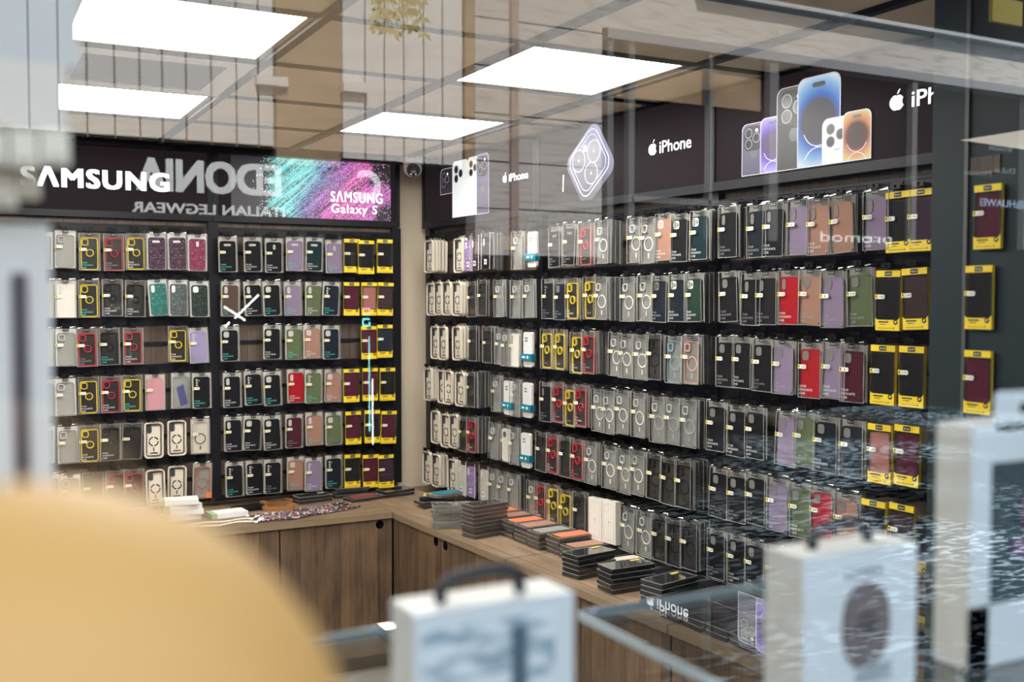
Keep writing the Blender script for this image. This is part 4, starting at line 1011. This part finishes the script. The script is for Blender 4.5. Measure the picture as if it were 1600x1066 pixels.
for q, (s_, off, n, m_) in enumerate(((1.055, .165, 4, ORG), (1.165, .19, 4, PEA), (1.275, .20, 4, ORG), (1.385, .205, 4, PEA), (1.495, .21, 4, solid('grey clear', (0.30, 0.29, 0.27))), (1.605, .19, 4, ORG), (1.715, .20, 3, PEA))):
    p = RT.at(s_, -off); stack(p.x, p.y, RT.a + R(90), n, '%s orange-topped stack from the tall smoky stack' % ORD[q + 1], CLD, m_, None, g)
for q, (s_, off, n) in enumerate(((1.93, .335, 5), (2.155, .335, 5), (2.37, .325, 5))):
    p = RT.at(s_, -off); stack(p.x, p.y, RT.a + R(90 + (6, -4, 8)[q]), n, '%s black stack along the side counter edge' % ORD[q + 1], BXK, None, TAGY, g)
for q in range(8):
    s_ = 1.83 + q * .105; p = RT.at(s_, -.175)
    stack(p.x, p.y, RT.a + R(90 + rnd.uniform(-4, 4)), 2, '%s low pile against side boards' % ORD[q + 1], BXK, KK if q != 1 else CREAM, TAGW if q else TEAL, g)
for q in range(8):
    s_ = 2.52 + q * .105; p = RT.at(s_, -.355)
    stack(p.x, p.y, RT.a + R(90 + rnd.uniform(-4, 4)), 2, '%s low pile beyond the black stacks' % ORD[q + 1], BXK, KK, TAGW, g)
p = RT.at(0.52, -.22)
for k, (c, nm) in enumerate((('K', 'black'), ('K2', 'black'), ('Y', 'yellow'), ('C', 'clear and blue'))):
    o = flat(p.x + (.0, -.02, .01, .03)[k], p.y + (.0, .01, .03, -.02)[k], CT + .001 + k * .0174, RT.a + R((80, 95, 60, 100)[k]), {'K': KK, 'K2': KK, 'Y': YEL, 'C': TEAL}[c], BXK if c != 'C' else CLB, 'flat %s box, %s in the small pile by the corner' % (nm, ('lowest', 'second', 'third', 'topmost')[k]), group=g)
# back counter goods
gb = 'small goods lying on the back counter'
GRN = solid('pale green band', (0.36, 0.48, 0.30))
for k, (x, y, z, a, nm) in enumerate(((.90, 4.93, 0, 4, 'lowest of the white stack'), (.915, 4.93, .024, -5, 'second of the white stack'), (.905, 4.935, .048, 3, 'third of the white stack'), (.895, 4.93, .072, -8, 'topmost of the white stack'), (1.105, 4.90, 0, 6, 'lying alone beside the white stack'))):
    t = thing('white_cable_box', 'flat white accessory box, %s' % nm, 'box', (x, y, CT + .001 + z), (0, 0, R(a)), gb)
    b = MB(); b.box(-.085, .085, -.05, .05, 0, .0225); obj('carton', b, WHITE, t)
    b = MB(); b.box(-.0852, -.06, -.0502, .0502, -.0, .0227); obj('colour_band', b, GRN, t)
for q, (x, y, a, c, nm) in enumerate(((1.225, 4.99, 8, KK, 'black pouch beside the white boxes'), (1.36, 4.955, -10, solid('tan leather', (0.34, 0.15, 0.05)), 'tan leather pouch between two black ones'), (1.385, 5.075, 6, solid('brown leather', (0.26, 0.12, 0.05)), 'brown leather pouch beside the flat black boxes'))):
    b = MB(); b.T = Matrix.Rotation(R(-90), 4, 'X')
    b.rr(0, 0, .15, .085, .02, -.018, -.001, 0, 5)
    t = obj('leather_pouch', b, c, None, (x, y, CT + .001), (R(-6), 0, R(a))); tag(t, nm + ' on the back counter', 'pouch', gb)
    t.rotation_euler = (0, 0, R(a))
    b = MB(); b.box(-.05, .05, -.043, .043, .0185, .0195); obj('film_wrap', b, FILM, t)
for q, (x, y, a, n, nm) in enumerate(((1.56, 5.06, 8, 2, 'low'), (1.77, 5.10, -4, 3, 'tall'), (1.985, 5.02, 12, 2, 'last'))):
    stack(x, y, R(a), n, '%s black pile at the rear of the back counter' % nm, BXK, None, TAGW if q == 0 else None, gb)
o = flat(1.80, 4.985, CT + .001, R(12), solid('picture red', (0.25, 0.05, 0.05)), BXK, 'flat black box with red picture at the back of the back counter', group=gb)
BEAD = speckle('mixed beads', [(0, (0.012, 0.012, 0.02)), (0.40, (0.28, 0.03, 0.04)), (0.55, (0.55, 0.52, 0.47)), (0.66, (0.03, 0.04, 0.10)), (0.82, (0.36, 0.13, 0.13)), (0.93, (0.6, 0.58, 0.52))], 110, 0.3)
PEARL = solid('pearl beads', (0.74, 0.66, 0.52), 0.25)
for k in range(9):
    y0, x1 = 4.675 + .0185 * k, 1.72 + rnd.uniform(-.10, .05)
    x0 = 1.20 + .015 * (k % 4); ph = .35 * k
    pts = []
    for i in range(90):
        t_ = i / 89
        pts.append((x0 + (x1 - x0) * t_, y0 + .11 * t_ * t_ + .006 * math.sin(4 * t_ * PI + ph * .3), CT + .0055 + .004 * abs(math.sin(3 * t_ * PI + ph))))
    b = MB(); rad = [.0034 + .0016 * (i % 2) for i in range(len(pts))]
    b.tube(pts, rad, 0, 6)
    o = obj('beaded_strap', b, BEAD); tag(o, 'multicoloured beaded phone strap, %s counted from the back counter front edge' % ORD[k + 1], 'strap', 'beaded phone straps on the back counter')
    b = MB(); b.tube([(x0, pts[0][1], CT + .005), (x0 - .012, pts[0][1] - .004, CT + .007), (x0 - .022, pts[0][1] - .002, CT + .005)], .0045, 0, 6); obj('clasp', b, mat('steel clasp', (0.55, 0.55, 0.57), 0.25, 1.0), o)
b = MB(); pts = [(.86 + .34 * i / 30, 4.70 + .018 * math.sin(i * .35), CT + .0055) for i in range(31)]
pts += [(1.20 + .020 * math.sin(a), 4.73 - .02 * math.cos(a) + .012, CT + .0055) for a in [PI * i / 8 for i in range(1, 8)]]
pts += [(1.19 - .33 * i / 30, 4.765 + .012 * math.sin(i * .4), CT + .0055) for i in range(31)]
b.tube(pts, [.0044 + .0012 * (i % 2) for i in range(len(pts))], 0, 6)
tag(obj('pearl_strap', b, PEARL), 'looped cream pearl phone strap at the front of the back counter', 'strap')

# ------------------------------------------------------------------ the window display close to the pane
SZ = CZ - 0.29
SHEET = glassy('glass shelf', (0.93, 0.96, 0.96), 0.1, 0.0, True, 1.15)
GEDGE = mat('glass edge', (0.55, 0.62, 0.64), 0.15)
c0 = on_z(905, 955, SZ)
def sheet(x0, x1, y0, y1, label):
    y0 = 0.43
    b = MB(); b.box(x0, x1, y0, y1, SZ - .008, SZ, 0)
    o = obj('glass_shelf', b, SHEET); tag(o, label, 'shelf')
    b = MB(); b.box(x0, x1, y1, y1 + .0012, SZ - .008, SZ); b.box(x0 - .0012, x0, y0, y1, SZ - .008, SZ); b.box(x1, x1 + .0012, y0, y1, SZ - .008, SZ)
    obj('polished_edge', b, GEDGE, o)
    for (ax, ay) in ((x0 + .03, y0 + .02), (x1 - .03, y0 + .02)):
        b = MB(); b.box(ax - .008, ax + .008, ay - .008, ay + .008, 0, SZ - .008); obj('leg', b, mat('steel leg', (0.5, 0.5, 0.5), 0.3, 1.0), o)
    return o
sheet(c0.x, 1.30, 0.26, c0.y, 'clear glass shelf under the white boxes with pictured speakers')
sheet(-0.75, 0.349, 0.26, 0.875, 'clear glass shelf under the white box with the reflection-painted front')
PALE = mat('white card skylight tint', (0.78, 0.84, 0.87), 0.5)  # blue outdoor light on the white box fronts, painted into the colour
CRMT = mat('cream card', (0.74, 0.70, 0.62), 0.5)
def display_box(name, pxl, pxr, y, z1, depth, label, build):
    xl, xr = on_y(pxl, 700, y).x, on_y(pxr, 700, y).x
    cx, w_ = (xl + xr) / 2, (xr - xl)
    t = thing(name, label, 'box', (cx, y + depth / 2, SZ), (0, 0, 0), 'white boxes in the window display')
    h = z1 - SZ
    build(t, w_, h, depth)
    return t
def handle(t, w_, h, d):
    b = MB(); b.tube([(-.030, 0, h), (-.029, 0, h + .009), (-.020, 0, h + .0140), (0, 0, h + .0155), (.016, 0, h + .0150), (.024, 0, h + .011), (.026, 0, h)], .0042, 0, 8)
    obj('handle', b, mat('dark carry strap', (0.015, 0.017, 0.024), 0.5), t, smooth=True)
def box_window(t, w_, h, d):
    b = MB(); b.box(-w_ / 2, w_ / 2, -d / 2 + .002, d / 2, .001, h); obj('carton', b, CRMT, t)
    b = MB()
    b.box(-w_ / 2, w_ / 2, -d / 2, -d / 2 + .002, h - .010, h); b.box(w_ / 2 - .014, w_ / 2, -d / 2, -d / 2 + .002, .001, h - .010); b.box(-w_ / 2, -w_ / 2 + .004, -d / 2, -d / 2 + .002, .001, h - .010)
    obj('front_border', b, PALE, t)
    b = MB(); b.box(-w_ / 2 + .004, w_ / 2 - .014, -d / 2 - .0003, -d / 2 + .002, .001, h - .010); obj('front_panel', b, mottled('painted ripple reflection', (0.30, 0.42, 0.50), (0.85, 0.90, 0.93), 40, 0.5, 0.38, 0.56, (1, 1, 3)), t)  # street ripples mirrored in the pane, painted onto the box front
    b = MB(); b.prism([(.012 + .028 * math.cos(PI * i / 18), .0 + .030 * math.sin(PI * i / 18)) for i in range(19)], -d / 2 - .0012, -d / 2 - .0004); b.box(.010, .020, -d / 2 - .0014, -d / 2 - .0004, .028, .085)
    fp = obj('pictured_product', b, mat('printed shadow blue', (0.10, 0.16, 0.21), 0.5), t, (0, 0, .003))
    handle(t, w_, h, d)
def box_speaker(t, w_, h, d):
    b = MB(); b.box(-w_ / 2, w_ / 2, -d / 2 + .002, d / 2, .001, h); obj('carton', b, CRMT, t)
    b = MB(); b.box(-w_ / 2, w_ / 2, -d / 2, -d / 2 + .002, .001, h); obj('front_panel', b, PALE, t)
    b = MB(); b.prism([(.004 + .0235 * (1.0 if abs(math.cos(a)) < 1e-9 else 1) * math.copysign(abs(math.cos(a)) ** .8, math.cos(a)), h * .50 + .031 * math.copysign(abs(math.sin(a)) ** .85, math.sin(a))) for a in [2 * PI * i / 36 for i in range(36)]], -d / 2 - .0012, -d / 2 + .0, 0)
    b.disc(.004, h * .50, .010, -d / 2 - .0016, -d / 2 - .001, 1, 20)
    obj('pictured_product', b, [mat('printed taupe', (0.20, 0.165, 0.165), 0.5), mat('printed dark taupe', (0.10, 0.085, 0.09), 0.5)], t)
    b = MB()
    for k, x in enumerate((-.018, -.010, -.002, .006, .014)): b.box(x, x + .0055, -d / 2 - .0006, -d / 2, h - .019, h - .0125)
    b.box(-.006, .030, -d / 2 - .0006, -d / 2, h * .1, h * .22)
    obj('printed_lines', b, mat('printed grey', (0.40, 0.45, 0.48), 0.5), t)
    handle(t, w_, h, d)
def box_tab(t, w_, h, d):
    b = MB(); b.box(-w_ / 2, w_ / 2, -d / 2 + .002, d / 2, .001, h); obj('carton', b, CRMT, t)
    b = MB(); b.box(-w_ / 2, w_ / 2, -d / 2, -d / 2 + .002, h - .03, h); b.box(-w_ / 2, -w_ / 2 + .022, -d / 2, -d / 2 + .002, .001, h - .03); b.box(w_ / 2 - .018, w_ / 2, -d / 2, -d / 2 + .002, .001, h - .03); b.box(-w_ / 2, w_ / 2, -d / 2, -d / 2 + .002, .001, .05)
    obj('front_border', b, PALE, t)
    b = MB(); b.box(-w_ / 2 + .022, w_ / 2 - .018, -d / 2 + .0005, -d / 2 + .002, .05, h - .03); obj('window', b, mat('dark slate window', (0.05, 0.075, 0.085), 0.2), t)
    b = MB(); b.disc(.008, h * .62, .018, -d / 2 - .003, -d / 2, 0, 24); b.disc(-.012, h * .48, .008, -d / 2 - .003, -d / 2, 0, 18); obj('pictured_product', b, mat('printed plum', (0.20, 0.10, 0.20), 0.4), t)
    b = MB(); b.band(rrect(0.0, h + .010, w_ * .62, .032, .006), rrect(0.002, h + .012, .030, .008, .003), -d / 2, -d / 2 + .0012, 0); obj('hang_tab', b, PALE, t)
    b = MB(); b.rr(0.002, h + .012, .030, .008, .003, -d / 2 + .0012, -d / 2 + .0016, 0); obj('hang_slot', b, INK, t)
display_box('accessory_box', 647, 897, 0.57, CZ - .186, .038, 'white box with a street reflection painted on its front and black carry handle', box_window)
display_box('accessory_box', 1259, 1435, 0.55, CZ - .181, .040, 'white box with a taupe oval speaker pictured on its front', box_speaker)
display_box('accessory_box', 1520, 1690, 0.55, CZ - .098, .034, 'tall white hang-tab box with a dark window at the frame edge', box_tab)
# yellow round-topped post standing on the pavement just outside the pane
d_ = 0.25; yc, xc = 1.105 * d_, 0.048 * d_; rad = .327 * d_
zc_ = CZ - .504 * d_
t = thing('round_topped_post', 'big blurred yellow rounded post top just outside the window pane', 'post', (xc, yc, -.02))
b = MB(); prof = [(max(.0005, rad * math.sin(a)), zc_ + .02 + rad * math.cos(a)) for a in [PI * .72 * k / 30 for k in range(31)]]
b.lathe(prof, 0, 64)
obj('dome', b, mottled('soft yellow paint', (0.44, 0.235, 0.064), (0.46, 0.25, 0.072), 2.0, 0.6), t, smooth=True)
b = MB(); b.lathe([(rad * .62, 0), (rad * .62, zc_ + .02 - rad * .6)], 0, 40); obj('shaft', b, mat('dark post', (0.05, 0.05, 0.055), 0.5), t, smooth=True)
# pale display column at the pane's edge and cream boxes hanging over it
xe = on_y(80, 500, .62).x
t = thing('display_column', 'pale grey display column with a dark groove, blurred, above the yellow post top', 'display stand', (xe - .10, .64, SZ), (0, 0, 0))
zt = on_y(60, 350, .62).z
b = MB(); b.box(-.10, .10, -.02, .02, .001, zt - SZ); obj('panel', b, mat('pale grey panel', (0.86, 0.83, 0.80), 0.5), t)
gx0, gx1 = on_y(18, 500, .62).x - (xe - .10), on_y(44, 500, .62).x - (xe - .10)
b = MB(); b.box(gx0, gx1, -.0215, -.02, .03, (zt - SZ) * .92); obj('groove', b, mat('dark groove', (0.10, 0.085, 0.10), 0.5), t)
zs, zh = on_y(50, 196, .6).z, on_y(50, 94, .6).z
xl, xm, xr = on_y(-60, 150, .6).x, on_y(103, 150, .6).x, on_y(126, 50, .6).x
t = thing('hanging_header', 'pale blue header panel hanging from the ceiling above the cream boxes', 'header', (xl, .6, zs))
b = MB(); b.box(0, xr - xl, .006, .04, zh - zs, CEIL - zs - .02); obj('upper_panel', b, mat('pale blue header', (0.22, 0.275, 0.31), 0.6), t)
b = MB(); b.box(0, xm - xl, .004, .04, 0, zh - zs); obj('lower_panel', b, mat('pale warm header', (0.36, 0.35, 0.33), 0.6), t)
for q, (a0, a1, b0, b1, nm) in enumerate(((-40, 9, 104, 262, 'one cut by the frame edge'), (14, 57, 104, 266, 'middle one of the upper row'), (61, 106, 104, 262, 'outer one of the upper row beside the banner'), (-30, 25, 264, 326, 'lower one cut by the frame edge'), (28, 61, 268, 312, 'small lowest one'))):
    y_ = .6 + (.016 if q > 2 else 0)
    p0, p1 = on_y(a0, b0 if b0 > 110 else 200, y_), on_y(a1, b1, y_)
    t = thing('cream_box', 'cream box hanging in the window, %s' % nm, 'box', ((p0.x + p1.x) / 2, y_, p1.z), (0, 0, 0), 'cream boxes hanging in the window')
    w_ = (p1.x - p0.x) / 2; h = p0.z - p1.z - .001
    b = MB(); b.box(-w_, w_, -.012, .002, 0, h * .94); obj('carton', b, mat('warm cream card', (0.95, 0.87, 0.73), 0.5), t)
    b = MB(); b.box(-w_ * .5, w_ * .5, -.003, .0, h * .94, h); obj('hang_tab', b, WHITE, t)
    b = MB(); b.box(-w_ * .7, w_ * .7, -.0126, -.012, h * .1, h * .2); obj('printed_line', b, mat('warm grey print', (0.5, 0.44, 0.36), 0.6), t)

# ------------------------------------------------------------------ the street behind the viewer, seen only in the pane
YV, YF = 12.5, 0.80 - 12.5
def fz(px, py): p = on_y(px, py, YV); return p.x, p.z
STONE = mottled('pale veined limestone', (0.36, 0.33, 0.30), (0.56, 0.53, 0.50), 2.2, 0.8, 0.32, 0.5, (1, 1, 9), 8)
PANEL = mat('white cladding panel', (0.70, 0.68, 0.66), 0.9, spec=0.0)
PANG = mat('panel joint', (0.34, 0.28, 0.24), 0.8, spec=0.0)
TANW = mottled('tan plaster', (0.30, 0.21, 0.12), (0.38, 0.27, 0.16), 1.5, 0.9)
DARKS = mat('dark shopfront', (0.006, 0.006, 0.009), 0.8, spec=0.0)
t = thing('opposite_building', 'pale stone and white panel building across the street, mirrored in the pane', 'building', (0, YF, 0))
def fbox(name, m, x0, x1, z0, z1, d0=0.0, d1=.3):
    b = MB(); b.box(x0, x1, -d1, d0, z0, z1); return obj(name, b, m, t)
X = lambda px: fz(px, 400)[0]
LED = CZ + 4.40; FRB = CZ + 3.77
fbox('ground_floor', DARKS, -14, 26, -.1, 9.5, -.25, .5)
# white panels with joints
pj = [-420, -330, -250, -180, -115, -55, 0, 50, 96, 140, 183, 222, 257, 294, 333, 372, 406, 430]
for a, b_ in zip(pj[:-1], pj[1:]): fbox('panel', PANEL, X(a) + .012, X(b_) - .012, CZ + 1.83, 9.0)
fbox('panel_backing', PANG, X(-420), X(740), CZ + 1.80, 9.0, -.05, .3)
fbox('plaster', TANW, X(433), X(532), CZ + 1.62, 9.0, .02)
fbox('sill', PANEL, X(400), X(448), fz(424, 136)[1], fz(424, 122)[1], .12); fbox('sill', PANEL, X(534), X(572), fz(550, 146)[1], fz(550, 131)[1], .12)
pj = [536, 572, 602, 632, 663, 692, 724]
for a, b_ in zip(pj[:-1], pj[1:]): fbox('panel', PANEL, X(a) + .012, X(b_) - .012, CZ + 1.74, 9.0)
fbox('pilaster', TANW, X(725), X(739), CZ + 1.7, 9.0, .05)
for k in range(8):
    z0 = CZ + .58 + k * .62; fbox('stone_course', STONE, X(741), X(938), z0 + .012, z0 + .612, .03)
fbox('downpipe', mat('taupe downpipe', (0.34, 0.27, 0.23), 0.7), X(794), X(805), CZ + .6, 9.0, .10, .0)
# stone band over dark windows, ledge above
fbox('stone_band', STONE, X(938), 26, FRB + .0, LED, .03)
fbox('ledge', mat('grey ledge', (0.42, 0.46, 0.50), 0.7), X(1080), 26, LED, LED + .06, .25)
fbox('upper_wall', DARKS, X(1080), 26, LED + .06, 9, -.1)
fbox('upper_stone', STONE, X(938), X(1080), LED, 9, .03)
fbox('window_head', mat('grey steel head', (0.28, 0.29, 0.31), 0.6), X(945), 26, FRB - .14, FRB, .06)
fbox('blind', TANW, X(960), X(1200), CZ + 2.9, FRB - .14, -.2, .22)
MUL = mat('pale mullion', (0.17, 0.175, 0.18), 0.8, spec=0.0)
for a, wd in ((952, .10), (985, .10), (1108, .06), (1206, .18), (1425, .12), (1600, .12), (1800, .12)): fbox('mullion', MUL, X(a) - wd / 2, X(a) + wd / 2, CZ + .9, FRB - .14, .02, .1)
fbox('transom', MUL, X(985), X(1150), fz(1060, 314)[1] - .05, fz(1060, 314)[1] + .04, .02, .1)
fbox('yellow_board', mat('yellow board', (0.24, 0.19, 0.03), 0.8), X(1521), X(1567), fz(1545, 42)[1], fz(1545, 4)[1], .3, -.22)
LTR = mat('pale sign letters', (0.88, 0.92, 0.92), 0.6, spec=0.1)
def sign(txt, pl, pr, z, h, bold, m=LTR):
    x0, x1 = X(pl), X(pr)                    # in the pane the word runs the other way
    b = MB(); b.T = Matrix.Rotation(PI, 4, 'Z')
    b.text(txt, 0, 0, -.30, h / 0.73, 0, bold, 'LEFT', x1 - x0)
    o = obj('sign_lettering', b, m, t, (x1, 0, z))
    return o
sign('EDONIA', 212, 434, CZ + 1.215, .36, .045)
sign('C', 548, 585, CZ + 1.215, .36, .045)
sign('ITALIAN LEGWEAR', 203, 437, CZ + .965, .115, .03)
sign('promod', 1262, 1372, CZ + .90, .17, .0)
sign('HUAWEI', 1508, 1562, CZ + 1.60, .13, .02, mat('soft blue letters', (0.30, 0.42, 0.60), 0.5))
b = MB(); b.T = Matrix.Rotation(PI, 4, 'Z')
for k in range(8):
    a = R(12 + k * 22.3); b.add([(0, -.3, 0), (.14 * math.cos(a - .11), -.3, .14 * math.sin(a - .11)), (.18 * math.cos(a), -.3, .18 * math.sin(a)), (.14 * math.cos(a + .11), -.3, .14 * math.sin(a + .11))], [(0, 1, 2, 3)])
obj('sign_emblem', b, _M['soft blue letters'], t, (X(1571), 0, CZ + 1.58))
for s_, a0, a1, py in (('Bruxelles', 1520, 1555, 237), ('Milano', 1562, 1582, 235), ('Moscou', 1482, 1524, 275), ('Dubai', 1530, 1561, 272)):
    sign(s_, a0, a1, fz(a0, py)[1], .10, .0, mat('dim window letters', (0.20, 0.26, 0.28), 0.6))
tw = thing('hanging_branch', 'thin yellowish hanging twigs mirrored above the ceiling lights', 'branch', (on_y(610, 20, 8.0).x, .8 - 8.0, 6.0))
rt = random.Random(5)
for k in range(16):
    px, top = rt.uniform(575, 655), CZ + 4.6
    x_ = on_y(px, 20, 8.0).x - on_y(610, 20, 8.0).x; z1_ = on_y(610, rt.uniform(6, 48), 8.0).z - 6.0; z0_ = -1.05
    b = MB(); pts = [(x_ + .05 * math.sin(i * .9 + k) * i / 8, rt.uniform(-.02, .02), z0_ + (z1_ - z0_) * i / 8) for i in range(9)]
    b.tube(pts, .004, 0, 4)
    for i in range(2, 9):
        for s_ in (-1, 1):
            p_ = Vector(pts[i]); a = rt.uniform(.4, 1.2) * s_; L_ = rt.uniform(.06, .11); d1 = Vector((math.sin(a), 0, -math.cos(a))); d2 = Vector((math.cos(a), .2, math.sin(a)))
            b.add([p_, p_ + d1 * L_ * .5 + d2 * .018, p_ + d1 * L_, p_ + d1 * L_ * .5 - d2 * .018], [(0, 1, 2, 3)])
    obj('twig', b, mat('yellowing leaves', (0.50, 0.40, 0.14), 0.8), tw)
b = MB(); b.tube([(-.8, 0, -1.0), (-.2, 0, -.95), (.6, 0, -1.0)], .03, 0, 6); obj('bough', b, mat('bark', (0.12, 0.09, 0.06), 0.9), tw)
# neon strokes in the shop opposite
NEON = mat('white neon', (1, 1, 1), 0.5, emit=(1.0, 0.97, 0.9), es=9.0); NPK = mat('pink neon', (1, .3, .6), 0.5, emit=(1, .15, .45), es=6.0); NCY = mat('cyan neon', (.3, 1, 1), 0.5, emit=(.25, .9, .9), es=6.0)
def neon(pts, r_, m, name='neon_tube'):
    b = MB(); b.tube([(X(px), .34, fz(px, py)[1]) for px, py in pts], r_, 0, 6); return obj(name, b, m, t)
neon([(339, 479), (371, 500)], .013, NEON); neon([(355, 497), (392, 461)], .013, NEON); neon([(340, 510), (347, 503)], .013, NEON)
neon([(552, 482), (562, 482), (562, 490), (553, 490)], .012, NPK); neon([(562, 498), (552, 498), (552, 508), (562, 508), (562, 503)], .014, NCY)
neon([(561, 525), (561, 670)], .008, NCY); neon([(566, 590), (566, 690)], .009, NEON)
def slush():
    m = mottled('slushy street', (0.015, 0.022, 0.030), (0.46, 0.60, 0.68), 8.5, 0.9, 0.50, 0.60, (1.0, 2.0, 1), 6)
    nt = m.node_tree; L = nt.links.new; b_ = nt.nodes['Principled BSDF']; b_.inputs['Specular IOR Level'].default_value = 0.0
    tc = nn(m, 'ShaderNodeTexCoord'); n = nn(m, 'ShaderNodeTexNoise'); n.inputs['Scale'].default_value = 0.42; n.inputs['Detail'].default_value = 2; L(tc.outputs['Object'], n.inputs['Vector'])
    mr = nn(m, 'ShaderNodeMapRange'); mr.inputs[1].default_value = 0.46; mr.inputs[2].default_value = 0.60; mr.inputs[3].default_value = 0.05; mr.inputs[4].default_value = 1.0; L(n.outputs[0], mr.inputs[0])
    sx = nn(m, 'ShaderNodeSeparateXYZ'); L(tc.outputs['Object'], sx.inputs[0]); dg = nn(m, 'ShaderNodeMath', operation='MULTIPLY_ADD'); dg.inputs[1].default_value = 0.80; L(sx.outputs[1], dg.inputs[0]); L(sx.outputs[0], dg.inputs[2])
    gx = nn(m, 'ShaderNodeMapRange'); gx.interpolation_type = 'SMOOTHSTEP'; gx.inputs[1].default_value = -0.5; gx.inputs[2].default_value = 2.9; gx.inputs[3].default_value = 0.03; gx.inputs[4].default_value = 1.0; L(dg.outputs[0], gx.inputs[0])
    mg = nn(m, 'ShaderNodeMath', operation='MULTIPLY'); L(mr.outputs[0], mg.inputs[0]); L(gx.outputs[0], mg.inputs[1])
    src = b_.inputs['Base Color'].links[0].from_socket; vm = nn(m, 'ShaderNodeVectorMath', operation='SCALE'); L(src, vm.inputs[0]); L(mg.outputs[0], vm.inputs['Scale']); L(vm.outputs[0], b_.inputs['Base Color'])
    return m
b = MB(); b.box(-30, 40, -40, 0.35, -.12, -.02)
o = struct('ground', b, slush(), 'street with slushy white patches outside the window')
